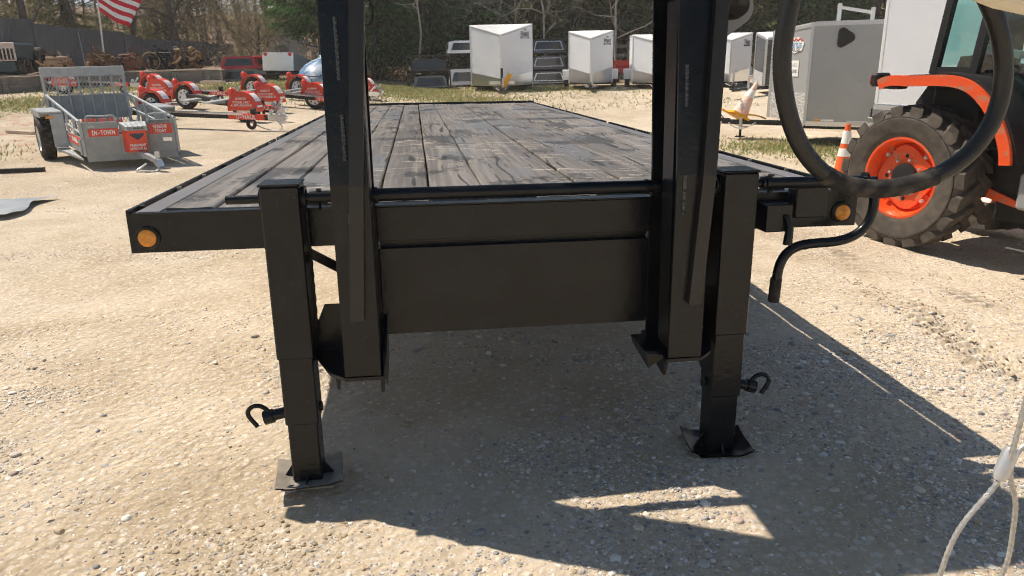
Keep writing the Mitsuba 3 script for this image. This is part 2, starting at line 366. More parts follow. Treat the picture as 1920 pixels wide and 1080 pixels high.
for n, box, ico, lo, hi, seed in ((70000, (-2.1, 2.9, 1.25, 3.3), ico0, .0026, .0058, 5), (30000, (-2.1, 2.9, 1.25, 3.3), ico1, .004, .0100, 1), (1300, (-2.1, 2.9, 1.25, 3.8), ico1, .011, .021, 2), (40000, (-3.2, 4.2, 3.0, 6.0), ico0, .0035, .0085, 3), (24000, (-6, 6, 5.5, 12), ico0, .005, .011, 4)):
    x, y, g = scatter(n, *box, seed)
    k = y > .55 * np.abs(x)
    x, y = x[k], y[k]
    r = lo * (hi / lo) ** (g.random(len(x)) ** 1.6)
    V, F, C = stones(x, y, r, ico, seed + 50)
    VV.append(V); FF.append(F + off); CC.append(C); off += len(V)
scene['gravel'] = mikit.ply((np.vstack(VV), np.vstack(FF)), 'mat_stone', smooth=True, color=np.vstack(CC))
labels['gravel'] = {'kind': 'stuff', 'label': 'loose rounded pebbles and gravel strewn over the sand', 'category': 'gravel'}
# clods of turned-up soil in the tyre print and the scuffed spot
g = np.random.default_rng(5)
cx = np.r_[g.normal(0, .085, 420) + 2.62, g.normal(0, .16, 260) - .62, g.normal(0, .15, 240) + 3.45]
cy = np.r_[g.uniform(2.75, 4.3, 420), g.normal(0, .10, 260) + 1.98, g.uniform(3.0, 4.8, 240)]
cx[:420] += .17 * (cy[:420] - 3.5)
V, F, C = stones(cx, cy, g.uniform(.003, .0095, len(cx)), ico1, 77)
C = np.repeat(np.array([.40, .32, .215]) * g.uniform(.7, 1.1, (len(cx), 1)), len(ico1.vertices), 0)
scene['soil_clods'] = mikit.ply((V, F), 'mat_stone', smooth=True, color=C)
labels['soil_clods'] = {'kind': 'stuff', 'label': 'crumbly clods of turned-up sand in the tyre prints', 'category': 'soil'}
# grass blades
g = np.random.default_rng(8)
bx, by = [], []
for qx, qy, r, k in GRASS:
    n = int(2300 * r * k)
    bx.append(qx + g.normal(0, r * .48, n)); by.append(qy + g.normal(0, r * .48, n))
n = 9000
bx.append(g.uniform(-14, 9, n)); by.append(g.uniform(19, 33, n))
bx, by = np.concatenate(bx), np.concatenate(by)
k = by > 8; bx, by = bx[k], by[k]
n = len(bx); bz = zat(np.stack([bx, by], 1)); a = g.uniform(0, 2 * np.pi, n); h = g.uniform(.02, .055, n) * (1 + .02 * by); w = .006 + .0005 * by
base = np.stack([bx, by, bz], 1); e = np.stack([np.cos(a), np.sin(a), 0 * a], 1)
tip = base + np.stack([np.cos(a * 3) * h * .6, np.sin(a * 3) * h * .6, h], 1)
V = np.stack([base - e * w[:, None], base + e * w[:, None], tip], 1).reshape(-1, 3)
pal = np.array([(.14, .23, .055), (.22, .27, .08), (.46, .39, .21), (.55, .46, .29)])
C = np.repeat(pal[g.choice(4, n, p=[.24, .22, .28, .26])] * g.uniform(.7, 1.2, (n, 1)), 3, 0)
scene['grass'] = mikit.ply((V, np.arange(3 * n).reshape(-1, 3)), leaf, smooth=False, color=C)
labels['grass'] = {'kind': 'stuff', 'label': 'thin green and dry grass coming through the yard', 'category': 'grass'}
# ================================================================== the flatbed body (built in its own frame: x right, y back, z up from the deck's front left corner)
DM = np.array([[0.99992, 0.00268, 0.01224], [-0.00297, 0.99972, 0.02359], [-0.01217, -0.02362, 0.99965]])
DO = np.array([-0.9134, 2.4423, 0.9414])
DK = lambda V: np.asarray(V) @ DM.T + DO
def D(): return B(DK)
W, L = 2.44, 7.5
bed = thing('flatbed_body', 'long black steel flatbed with dark plank deck standing on two front jack legs', 'flatbed')

# deck planks: each one its own board with uneven edges
edges = [.103, .258, .437, .604, .772, .950, 1.142, 1.310, 1.502, 1.690, 1.872, 2.045, 2.196, 2.337]
gapw = [.004, .010, .006, .005, .009, .010, .008, .006, .008, .006, .007, .006, .006, .005]
g = np.random.default_rng(21)
ys = np.linspace(.045, 7.42, 75)
def edge_line(x, gap, seed, side):
    w = meshkit.fbm(np.stack([ys * 2.3, 0 * ys + seed, 0 * ys], 1), 3, seed) - .5
    chip = np.maximum(0, meshkit.noise(np.stack([ys * 5.1, 0 * ys + seed * 3.7, 0 * ys], 1), seed) - .80) * .05
    return x + side * (gap / 2 * (.35 + 1.3 * meshkit.noise(np.stack([ys * .9, 0 * ys + seed, 0 * ys], 1), 4)) + chip) + w * .006
for i in range(13):
    xl, xr = edge_line(edges[i], gapw[i], i + 1, 1), edge_line(edges[i + 1], gapw[i + 1], i + 2, -1)
    y0 = ys.copy(); y0[0] += g.uniform(0, .012)
    if i == 2: y0[:3] += np.array([.085, .07, .05])
    zt = g.normal(-.002, .0022) + .004 * (meshkit.fbm(np.stack([ys * .7, 0 * ys + i, 0 * ys], 1), 2, i) - .5)
    b = .005
    cup = g.normal(0, .0018)
    m = (xl + xr) / 2
    prof = [(xl, zt - .04), (xl, zt - b), (xl + b, zt), (m, zt + cup), (xr - b, zt), (xr, zt - b), (xr, zt - .04)]
    V = np.stack([np.stack([x + 0 * ys, y0, z + 0 * ys], 1) for x, z in prof], 1)
    k = len(prof); n = len(ys)
    V = V.reshape(-1, 3)
    r = np.arange(k); F = np.concatenate([np.stack([j * k + r, j * k + (r + 1) % k, (j + 1) * k + (r + 1) % k, (j + 1) * k + r], 1) for j in range(n - 1)])
    c = D(); c.add(V, F)
    for j, fl in ((0, 1), (n - 1, 0)):
        c.add(V[j * k:j * k + k], [[0, t + 1, t] if not fl else [0, t, t + 1] for t in range(1, k - 1)])
    put(bed, 'plank', c, woodm, smooth=30)
# splintered plank end beside the left leg
c = D()
for j in range(16):
    x, y = g.uniform(.56, .62), g.uniform(.05, .17)
    a = g.uniform(-.5, .5); l = g.uniform(.02, .06)
    c.bar((x, y, .001), (x + l * math.sin(a), y + l * math.cos(a), g.uniform(.003, .018)), .008, .004)
put(bed, 'splinter', c, dark, kind='stuff')

# front beam: a channel with its lips, and the deeper pair of plates between the masts
c = D()
c.box((0, 0, -.133), (W, .010, -.006), .0015)
c.box((.002, .010, -.014), (W - .002, .046, -.006), .001)
c.box((.002, .010, -.133), (W - .002, .06, -.124), .001)
for x in (0, W - .010): c.box((x, .0105, -.1325), (x + .010, .05, -.0065), .001)
put(bed, 'front_beam', c, black, smooth=30)
c = D(); c.box((.772, -.024, -.120), (1.684, -.0005, -.009), .0015); c.box((.772, -.0238, -.0088), (1.684, .040, -.003), .001)
put(bed, 'upper_plate', c, black, smooth=30)
c = D(); c.box((.774, -.018, -.443), (1.682, .018, -.146), .0015); c.box((.775, .012, -.1459), (1.681, .022, -.1335))
put(bed, 'lower_plate', c, black, smooth=30)
# rub rails held off the deck edge by spacers
for sx in (0, 1):
    X = (lambda x: x) if sx == 0 else (lambda x: W - x)
    def bx(c, a, b_, be=.001):
        return c.box((X(a[0]), a[1], a[2]), (X(b_[0]), b_[1], b_[2]), be)
    c = D()
    segs = [(.002, 2.62), (2.70, 4.20), (4.21, 7.49)] if sx == 0 else [(.002, 3.48), (3.62, 7.49)]
    for a, b_ in segs: bx(c, (0, a, -.034), (.011, b_, .004))
    put(bed, 'rub_rail', c, black, smooth=30)
    y = .10
    while y < 7.45:
        c = D(); bx(c, (.0105, y - .005, -.033), (.0265, y + .005, .0045)); put(bed, 'spacer', c, worn if int(y * 10) % 3 else black, smooth=30)
        y += .37 + .05 * math.sin(y * 7)
    c = D(); bx(c, (.0265, .012, -.036), (.034, 7.49, -.004)); bx(c, (.0342, .012, -.010), (.099, 7.49, -.003))
    put(bed, 'edge_strip', c, brownsteel, smooth=30)
c = D(); c.box((0, 7.492, -.12), (W, 7.502, .022), .001); put(bed, 'rear_rail', c, black2, smooth=30)
# frame under the deck
for x in (.83, 1.56):
    c = D(); c.box((x, .03, -.40), (x + .05, 7.4, -.142), .002); put(bed, 'frame_rail', c, black2)
for y in np.arange(.45, 7.3, .62):
    c = D(); c.box((.064, y, -.135), (W - .064, y + .05, -.048), .002); put(bed, 'crossmember', c, black2)
for x in (.80, 1.53):
    c = D(); c.box((x, 5.6, -.81), (x + .11, 5.72, -.401), .003); c.box((x - .05, 5.53, -.835), (x + .16, 5.79, -.8105), .003); put(bed, 'rear_stand', c, black2)
c = D(); c.bar((.50, -.03, -.115), (.69, .02, -.245), .012, .030); put(bed, 'brace', c, black)
c = D(); c.bar((1.94, -.03, -.115), (1.76, .02, -.245), .012, .030); put(bed, 'brace', c, black)

# amber marker lights
for x in (.057, W - .057):
    k = put(bed, 'marker_light', D().lathe([(.0375, 0), (.0375, .006), (.033, .010), (.029, .0102)], 28, (x, -.0005, -.084), (0, -1, 0)), rubber, smooth=30, label='round amber marker light in a black rubber ring at the end of the front beam')
    put(k, 'lens', D().lathe([(.0285, .005), (.0275, .012), (.022, .0155), (.012, .0172), (.0005, .0175)], 28, (x, -.0005, -.084), (0, -1, 0)), amber, smooth=30)

# telescoping jack legs
FOOT = -.917
for s, x0 in ((1, .440), (-1, 1.884)):
    xc = x0 + .058
    fx = lambda d: xc - s * d          # d > 0 points away from the middle of the bed
    leg = put(bed, 'jack_leg', D().box((x0, -.150, -.466), (x0 + .116, -.034, .084), .004), black, smooth=30)
    put(leg, 'top_cap', D().box((x0 - .004, -.154, .0845), (x0 + .120, -.030, .0925), .003), black, smooth=30)
    put(leg, 'middle_tube', D().box((x0 + .0045, -.1455, -.697), (x0 + .1115, -.0385, -.455), .004), black, smooth=30)
    put(leg, 'inner_tube', D().box((x0 + .010, -.140, FOOT + .012), (x0 + .106, -.044, -.69), .004), black, smooth=30)
    # foot: a dished plate with turned-up corners
    c = D(); q = 13
    u = np.linspace(-1, 1, q)
    UU, VVv = np.meshgrid(u, u, indexing='ij')
    hx, hy = .110, .100
    lift = .018 * S(.55, 1.0, np.abs(UU)) * (1 if s < 0 else .55) + .008 * S(.6, 1, np.abs(VVv))
    ang = math.radians(6 * s)
    xx, yy = UU * hx * math.cos(ang) - VVv * hy * math.sin(ang), UU * hx * math.sin(ang) + VVv * hy * math.cos(ang)
    for dz in (0, -.006):
        V = np.stack([xc + xx, -.09 + yy, FOOT + .010 + lift + dz], -1).reshape(-1, 3)
        i0 = (np.arange(q - 1)[:, None] * q + np.arange(q - 1)).ravel()
        F = np.stack([i0, i0 + q, i0 + q + 1, i0 + 1], 1)
        c.add(V, F if dz == 0 else F[:, ::-1])
    c.box((xc - .085, -.170, FOOT - .004), (xc + .085, -.015, FOOT + .006), .002)
    put(leg, 'foot_plate', c, bare if s > 0 else black, smooth=30, label='worn bare steel foot plate' if s > 0 else None)
    c = D()
    for d in (-1, 1):
        c.prism([(0, 0), (.036, 0), (0, .052)], (xc + d * .048, -.093, FOOT + .010), (d, 0, 0), (0, 0, 1), (0, 1, 0), .006)
        c.prism([(0, 0), (.030, 0), (0, .030)], (xc - .003, -.092 + d * .048, FOOT + .010), (0, d, 0), (0, 0, 1), (1, 0, 0), .006)
    put(leg, 'gusset', c, black)
    # locking pin with its bent wire handle
    z = -.672
    c = D(); c.cyl((fx(.054), -.092, z + .002), (fx(.106), -.094, z - .008), .0185, 20); c.cyl((fx(.098), -.094, z - .007), (fx(.128), -.095, z - .014), .0235, 20)
    put(leg, 'locking_pin', c, black, smooth=30)
    put(leg, 'pin_end', D().cyl((fx(-.054), -.092, z + .016), (fx(-.062), -.092, z + .017), .016, 16), black, smooth=30)
    h = [(.112, .008), (.122, .020), (.138, .030), (.157, .031), (.172, .022), (.179, .008), (.175, -.008), (.164, -.026), (.153, -.043)]
    put(leg, 'pin_handle', D().tube(spline([(fx(d), -.096, z + v) for d, v in h], 30), .0075, 10), black, smooth=40)
    c = D(); c.lathe([(.034, 0), (.034, .012), (.024, .012)], 24, (x0 + (.116 if s > 0 else 0), -.092, .043), (s, 0, 0)); c.lathe([(.030, 0), (.030, .010), (.022, .010)], 24, (x0 + (0 if s > 0 else .116), -.092, .043), (-s, 0, 0))
    put(leg, 'bushing', c, black, smooth=30)
    put(leg, 'side_weld', D().tube([(x0 + (.118 if s > 0 else -.002), -.036, z) for z in np.linspace(.07, -.40, 40)], .0045 + .0015 * np.sin(np.arange(40) * 1.9), 6), black, smooth=40)

# masts: a rolled beam each, with a flat bar welded on the face and a flared guide at the foot
for s, xm in ((1, .716), (-1, 1.741)):
    X = lambda d: xm + s * d           # d > 0 points to the middle of the bed
    yf, yb, zb, zt, hw = -.262, -.004, -.490, 1.62, .0545
    def lean(P):
        P = np.array(P, float); k = np.clip(P[:, 2] - .10, 0, None)
        P[:, 1] += .10 * k
        return P
    c = B(lambda V: DK(lean(V)))
    for y0, y1 in ((yf, yf + .012), (yb - .012, yb)):
        for a, b_ in ((zb, .10), (.10, zt)): c.box((xm - hw, y0, a), (xm + hw, y1, b_), 0)
    for a, b_ in ((zb, .10), (.10, zt)): c.box((xm - .005, yf + .012, a), (xm + .005, yb - .012, b_), 0)
    mast = put(bed, 'mast', c, black, smooth=30)
    c = B(lambda V: DK(lean(V)))
    c.box((X(.046), yf + .0125, zb + .03), (X(.0545), yf + .11, .60), 0)
    put(mast, 'side_plate', c, black)
    # flat bar on the face, leaning to the right as it rises
    bx0, bx1 = ((.712, .768) if s > 0 else (1.757, 1.806))
    c = D(); zs = [(-.302, bx0), (.10, bx0 + (bx1 - bx0) * .447), (1.45, bx0 + (bx1 - bx0) * 1.95)]
    for (za, xa), (zc, xb) in zip(zs[:-1], zs[1:]):
        P = []
        for z_, x_ in ((za, xa), (zc, xb)):
            yy = yf - .001 + .10 * max(0, z_ - .10)
            P += [(x_ - .0215, yy, z_), (x_ + .0215, yy, z_), (x_ - .0205, yy - .026, z_), (x_ + .0205, yy - .026, z_)]
        c.hull(P)
    put(mast, 'face_bar', c, barm, smooth=20)
    # weld beads down the face
    for (za, zc) in (((.56, .39), (.30, .17), (.02, -.09), (-.15, -.24)) if s > 0 else ((-.02, .10), (.30, .42))):
        t = np.linspace(0, 1, 46); z_ = za + (zc - za) * t
        xx = (xm - .004 + .012 * (0 - z_) + .0012 * np.sin(t * 90)) if s > 0 else xm - .030 + 0 * t
        c = B(lambda V: DK(lean(V)))
        c.tube(np.stack([xx, yf - .0005 + 0 * t, z_], 1), .0046 + .0022 * np.abs(np.sin(t * 70 + np.sin(t * 23) * 2)), 7)
        put(mast, 'weld_bead', c, weld, smooth=40)
    # long corner welds between mast and plates
    c = D(); t = np.linspace(0, 1, 70)
    c.tube(np.stack([X(.0585) + 0 * t, -.008 + 0 * t, -.01 - .42 * t], 1), .0055 + .0016 * np.sin(t * 160), 7)
    put(mast, 'corner_weld', c, weld, smooth=40)
    # foot of the mast: base plate, outer wing, inner and outer guide fins
    c = D(); c.hull([(X(d), y, z_) for d, y in ((-.190, .005), (-.105, yf + .045), (-.055, yf - .006), (.062, yf - .006), (.062, .02), (-.190, .03)) for z_ in (zb - .001, zb - .012)])
    put(mast, 'base_plate', c, black, smooth=20)
    c = D(); c.prism([(-.205, zb - .001), (-.135, -.335), (-.055, -.335), (-.055, zb - .001)], (xm, .004, 0), (s, 0, 0), (0, 0, 1), (0, 1, 0), .010)
    put(mast, 'wing_plate', c, black)
    c = D()
    c.prism([(yf + .01, zb - .0125), (.03, zb - .0125), (.03, zb - .03), (yf + .03, zb - .070)], (X(.060), 0, 0), (0, 1, 0), (0, 0, 1), (-s, 0, 0), .010)
    c.prism([(yf + .035, zb - .0125), (yf + .13, zb - .0125), (yf + .055, zb - .062)], (X(-.088), 0, 0), (0, 1, 0), (0, 0, 1), (s, 0, 0), .010)
    put(mast, 'guide_fin', c, black)
    c = D(); c.hull([(X(d), y, z_) for d, y, z_ in ((.0605, yf + .03, zb), (.112, yf + .05, zb), (.112, -.02, zb), (.0605, -.02, zb), (.0605, yf + .03, zb - .010), (.104, yf + .05, zb - .052), (.104, -.02, zb - .03), (.0605, -.02, zb - .010))] if s < 0 else [(X(d), y, z_) for d, y, z_ in ((.0605, yf + .06, zb + .05), (.072, yf + .06, zb + .05), (.072, -.02, zb + .12), (.0605, -.02, zb + .12), (.0605, yf + .03, zb - .01), (.072, yf + .03, zb - .05), (.072, -.02, zb - .01), (.0605, -.02, zb - .01))])
    put(mast, 'inner_guide', c, black, smooth=20)
c = D(); c.box((.60, .12, 1.52), (1.86, .20, 1.62), .003); put(bed, 'mast_head', c, black)
c = D(); c.box((1.015, .00, .715), (1.745, .262, .98), .01); c.box((1.015, -.19, .715), (2.06, .0195, .98), .01); put(bed, 'head_box', c, black)

# turning shaft with collars, its brackets and the crank
k = put(bed, 'shaft', D().cyl((.700, -.092, .043), (1.690, -.092, .043), .0205, 22), black, smooth=30)
put(k, 'left_end', D().cyl((.330, -.092, .041), (.702, -.092, .043), .0135, 18), black, smooth=30)
put(k, 'sleeve', D().cyl((.578, -.092, .042), (.690, -.092, .043), .0185, 20), black, smooth=30)
put(k, 'right_end', D().cyl((1.690, -.092, .043), (2.44, -.092, .039), .0135, 18), black, smooth=30)
put(k, 'sleeve', D().cyl((2.052, -.092, .041), (2.40, -.092, .039), .0185, 20), black, smooth=30)
c = D()
for x, r in ((1.640, .0245), (1.662, .0245), (2.035, .021), (2.050, .0225), (.775, .026), (2.395, .026)):
    put(k, 'collar', D().lathe([(.0135, 0), (r, .0), (r, .010), (.0135, .010)], 20, (x, -.092, .042), (1, 0, 0)), black, smooth=30)
c = D(); c.cyl((2.068, -.092, .070), (2.068, -.092, .010), .005, 10)
c.lathe([(.001, 0), (.010, .001), (.010, .008), (.001, .009)], 6, (2.068, -.092, .062), (0, 0, 1)); c.lathe([(.001, 0), (.009, .003), (.010, .010), (.007, .016), (.001, .018)], 12, (2.068, -.092, .006), (0, 0, 1))
c.cyl((.607, -.092, .066), (.607, -.092, .003), .0045, 8); c.box((.600, -.099, .060), (.614, -.085, .068), .001)
put(k, 'bolt', c, black, smooth=30)
c = D(); c.box((2.172, -.075, -.085), (2.286, -.011, .020), .004); put(bed, 'shaft_bracket', c, black, smooth=20)
c = D(); c.box((2.066, -.085, -.128), (2.160, -.001, -.034), .003); put(bed, 'crank_rest', c, black, smooth=20)
put(bed, 'rest_prong', D().tube([(2.135, -.088, -.072), (2.147, -.096, -.110), (2.143, -.098, -.170)], [.010, .013, .016], 10), black, smooth=40)
h = [(2.436, -.094, .036), (2.440, -.096, -.02), (2.438, -.098, -.062), (2.418, -.10, -.115), (2.368, -.10, -.152), (2.300, -.10, -.166), (2.20, -.10, -.172)]
k = put(bed, 'crank_handle', D().tube(spline(h, 44), .0165, 16), black, smooth=40)
h = [(2.208, -.102, -.172), (2.165, -.102, -.182), (2.132, -.102, -.212), (2.116, -.102, -.262), (2.112, -.102, -.300)]
put(k, 'lower_bend', D().tube(spline(h, 30), .0165, 16), black, smooth=40)
put(k, 'grip', D().cyl((2.112, -.102, -.285), (2.109, -.102, -.368), .0195, 18), rubber, smooth=30)
# lug with its pin high on the right mast, and the thin cord behind the left one
c = D(); c.hull([(1.905 + .056 * math.cos(a), y, .586 + .056 * math.sin(a)) for a in np.linspace(-1.9, 1.9, 16) for y in (-.10, -.085)] + [(x, y, z) for x, z in ((1.79, .44), (1.79, .64)) for y in (-.10, -.085)])
k = put(bed, 'lug', c, bluegrey, smooth=30, label='grey painted lug plate on the right mast')
put(k, 'pin', D().lathe([(.001, .046), (.034, .046), (.038, .040), (.038, .018), (.042, .016), (.042, 0)], 28, (1.893, -.100, .592), (0, -1, 0)), rubber, smooth=30)
put(bed, 'cord', D().tube(spline([(.76, -.10, .72), (.783, -.06, .64), (.801, -.05, .592), (.800, -.05, .560), (.787, -.05, .546), (.765, -.06, .552)], 30), .0025, 6), dark, smooth=40)

# the hose hanging in a loop in front of the bed
h = [(1.00, 1.93, 1.80), (.968, 1.9, 1.60), (.946, 1.9, 1.477), (.938, 1.9, 1.375), (.962, 1.9, 1.242), (1.029, 1.9, 1.115), (1.126, 1.9, 1.039), (1.237, 1.9, 1.014), (1.391, 1.9, 1.035), (1.506, 1.9, 1.104), (1.563, 1.9, 1.209), (1.561, 1.9, 1.334), (1.519, 1.9, 1.441), (1.45, 1.92, 1.56), (1.36, 1.95, 1.80)]
P = spline(h, 150)
hz = thing('hose', 'thick black hose hanging in a loop in front of the crank handle', 'hose')
scene[hz + '__tube'] = mikit.ply(B().tube(P, .0235, 20).mesh(), hose_m, smooth=40)
i0, i1 = np.argmin(np.linalg.norm(P - [1.09, 1.9, 1.06], axis=1)), np.argmin(np.linalg.norm(P - [1.42, 1.9, 1.047], axis=1))
q = P[i0:i1]; t = np.linspace(0, 1, 160)
q = np.stack([np.interp(t, np.linspace(0, 1, len(q)), q[:, j]) for j in range(3)], 1)
scene[hz + '__tape_wrap'] = mikit.ply(B().tube(q, .0246 + .0016 * ((t * 17) % 1.0), 20).mesh(), rubber, smooth=25)
labels[hz + '__tape_wrap'] = {'label': 'spiral wrap of black tape round the bottom of the hose'}
# wire rope with its ferrule, close to the camera, and the cream pipe above
rp = thing('wire_rope', 'loop of pale wire rope with a crimped ferrule hanging at the lower right', 'wire rope')
def strand(path, r):
    P = spline(path, 110); n = len(P)
    c = B(); t = np.gradient(P, axis=0); t /= np.linalg.norm(t, axis=1, keepdims=True)
    u = unit(np.cross(t[0], [0, 1, 0])); s_ = np.r_[0, np.cumsum(np.linalg.norm(np.diff(P, axis=0), axis=1))]
    us = []
    for i in range(n):
        u = unit(u - t[i] * (u @ t[i])); us.append(u)
    us = np.array(us); vs = np.cross(t, us)
    for j in range(6):
        a = s_ / .034 * 2 * math.pi + j * math.pi / 3
        c.tube(P + r * .44 * (np.cos(a)[:, None] * us + np.sin(a)[:, None] * vs), r * .58, 7)
    return c
scene[rp + '__strand'] = mikit.ply(strand([(.86, .86, 1.15), (.828, .855, 1.0), (.818, .85, .90), (.812, .85, .828), (.805, .85, .800), (.787, .85, .77), (.754, .85, .719), (.738, .85, .656), (.742, .86, .56), (.775, .88, .50), (.82, .89, .50), (.852, .88, .56), (.863, .87, .636), (.861, .87, .693), (.848, .865, .751), (.829, .862, .800), (.833, .862, .826), (.850, .865, .842), (.90, .87, .862)], .0042).mesh(), ropem, smooth=40)
c = B(); c.tube([(.803, .852, .794), (.806, .853, .803), (.818, .857, .832), (.821, .858, .841)], [.0075, .0108, .0108, .0080], 18)
scene[rp + '__ferrule'] = mikit.ply(c.mesh(), alu_dull, smooth=40)
solo('cream_pipe', 'cream painted pipe end crossing the top right corner', 'pipe', B().tube([(.583, .80, 1.4625), (.594, .80, 1.4585), (.637, .80, 1.446), (.75, .80, 1.4235), (1.3, .80, 1.31)], [.006, .0135, .0155, .0155, .0155], 20), cream, smooth=40)

# ================================================================== enclosed trailers with a V nose
def vtrailer(key, label, c, t, w, d, LL, z0, z1, tipdrop, body, guard, skirt, wheels='out', gz=None, logo=None, group=None, tongue=1.25, nosez=0.0, jackfoot=None, roofm_=white2):
    """c: middle of the front corners (x, y); t: heading angle, 0 = facing the camera side (-y); d: depth of the nose; skirt: (height at corners, at the nose)"""
    a = np.array([-math.sin(t), -math.cos(t), 0]); b = np.array([math.cos(t), -math.sin(t), 0]); Z = np.array([0, 0, 1.0])
    o = np.array([c[0], c[1], 0.0])
    X = lambda V: o + np.asarray(V)[:, :1] * b + np.asarray(V)[:, 1:2] * a + np.asarray(V)[:, 2:] * Z   # x right as seen from the front, y forward
    N = lambda: B(X)
    gz = G(*c) if gz is None else gz
    k = thing(key, label, 'trailer', group or 'enclosed V nose trailers in the yard')
    h = w / 2
    nz = z0 + nosez
    for s in (-1, 1):
        n_ = N(); n_.hull([(s * h, 0, z0), (s * h, 0, z1), (0, d, nz), (0, d, z1 - tipdrop), (s * (h - .03), 0, z0), (s * (h - .03), 0, z1), (0, d - .04, nz), (0, d - .04, z1 - tipdrop)])
        put(k, 'nose_panel', n_, body, smooth=20)
        nv = unit(np.array([s * d, h, 0]))         # outward normal of this half of the nose
        e = unit(np.array([-s * h, d, 0]))
        off = nv * .006
        P = [np.array((s * h, 0, z0 - .005)), np.array((s * h, 0, z0 + skirt[0])), np.array((s * .012, d - .02, nz + skirt[1])), np.array((s * .012, d - .02, nz - .005))]
        put(k, 'stone_guard', N().hull([p + off for p in P] + [p - off * .4 for p in P]), guard)
        # cap rail along the sloping top edge
        put(k, 'top_trim', N().hull([p + q for p in ((s * h, 0, z1), (0, d, z1 - tipdrop)) for q in (off * 2.2, off * 2.2 + [0, 0, -.06], -off + [0, 0, .012], -off + [0, 0, -.06])]), alu_dull)
        put(k, 'corner_trim', N().hull([(s * h + x, y, zz) for x, y, zz in [(i * .014, j * .022, q) for i in (-1, 1) for j in (-1, 1) for q in (z0 - .004, z1 + .004)]]), white2 if body == white else alu_dull)
        sd = N(); sd.box((s * (h - .03), -LL, z0), (s * h, -.0005, z1)); put(k, 'side_wall', sd, body)
        put(k, 'side_trim', N().box((s * h - .02 * s, -LL - .004, z1 - .05), (s * (h + .012), -.016, z1 + .006)), alu_dull)
        put(k, 'lower_rail', N().box((s * h - .02 * s, -LL - .004, z0 - .02), (s * (h + .010), -.016, z0 + .055)), alu)
    put(k, 'rear_door', N().box((-h, -LL - .03, z0), (h, -LL - .0005, z1)), body)
    put(k, 'roof', N().hull([(-h, -LL, z1 - .004), (h, -LL, z1 - .004), (-h, 0, z1 - .004), (h, 0, z1 - .004), (-h, -LL, z1 + .02), (h, -LL, z1 + .02), (-h, -.05, z1 + .02), (h, -.05, z1 + .02)]), roofm_)
    put(k, 'roof_wedge', N().hull([(-h, .0, z1 - .01), (h, .0, z1 - .01), (0, d, z1 - tipdrop - .01), (-h, 0, z1 + .012), (h, 0, z1 + .012), (0, d, z1 - tipdrop + .012)]), roofm_)
    put(k, 'nose_trim', N().box((-.03, d - .030, nz - .01), (.03, d + .022, z1 - tipdrop + .005), .008), alu)
    put(k, 'floor_frame', N().box((-h + .04, -LL, z0 - .07), (h - .04, .02, z0 - .021)), black2)
    # tongue, coupler, jack
    tz = z0 - .055
    put(k, 'tongue', N().bar((-.06 - .3 * (w > 1.7), .15, tz), (0, d + tongue - .02, tz), .06, .08).bar((.06 + .3 * (w > 1.7), .15, tz), (0, d + tongue - .02, tz), .06, .08), black2)
    q = put(k, 'coupler', N().hull([(x, y, zz) for y, ww, hh in ((d + tongue - .16, .05, .05), (d + tongue + .05, .045, .055), (d + tongue + .11, .02, .03)) for x in (-ww, ww) for zz in (tz + .01, tz + .01 + hh)]), black2)
    put(q, 'latch', N().bar((0, d + tongue - .05, tz + .06), (0, d + tongue + .03, tz + .15), .02, .015), black2)
    jy = d + tongue * .55
    q = put(k, 'jack', N().tube([(.05, jy, tz + .34), (.05, jy, gz + .14)], .032, 12), alu_dull, smooth=40)
    put(q, 'inner_post', N().tube([(.05, jy, gz + .14), (.05, jy, gz + .012)], .022, 10).box((-.03, jy - .08, gz + .002), (.13, jy + .08, gz + .014)), black2, smooth=40)
    put(q, 'crank', N().tube([(.05, jy, tz + .34), (.05, jy, tz + .38), (.16, jy, tz + .38), (.16, jy, tz + .44)], .011, 8), alu_dull, smooth=40)
    # wheels
    R_ = .27; wy = -LL * .55
    for s in (-1, 1):
        x0 = s * (h + .03) if wheels == 'out' else s * (h - .25)
        x1 = x0 + s * .17
        wz = gz + R_
        wh = put(k, 'wheel', N().lathe([(R_ * .62, 0), (R_ * .94, .0), (R_, .03), (R_, .14), (R_ * .94, .17), (R_ * .62, .17)], 26, (min(x0, x1), wy, wz), (1, 0, 0)), rubber, smooth=40)
        put(wh, 'rim', N().lathe([(R_ * .63, .17 if s > 0 else 0), (R_ * .58, .12 if s > 0 else .05), (R_ * .2, .13 if s > 0 else .04), (.001, .15 if s > 0 else .02)], 22, (min(x0, x1), wy, wz), (1, 0, 0)), white2, smooth=40)
        if wheels == 'out':
            f = N()
            f.box((s * h + .001 * s, wy + R_ + .03, gz + .28), (s * (h + .25), wy + R_ + .05, gz + .62), .004)
            f.box((s * h + .001 * s, wy - R_ - .05, gz + 2 * R_ + .06), (s * (h + .25), wy + R_ + .05, gz + 2 * R_ + .085), .004)
            f.box((s * (h + .235), wy - R_ - .05, gz + 2 * R_ - .03), (s * (h + .25), wy + R_ + .05, gz + 2 * R_ + .06), .002)
            put(k, 'fender', f, white2 if body == white else alu, smooth=20)
    put(k, 'axle', N().bar((-h - .02, wy, gz + R_), (h + .02, wy, gz + R_), .05, .05), black2)
    for s in (-.6, .6):
        put(k, 'safety_chain', N().tube(spline([(s * .1, d + .2, tz), (s * .3, d + tongue * .5, gz + .17), (s * .12, d + tongue * .8, tz - .02)], 16), .010, 6), alu_dull, smooth=40)
    return k, X, a, b

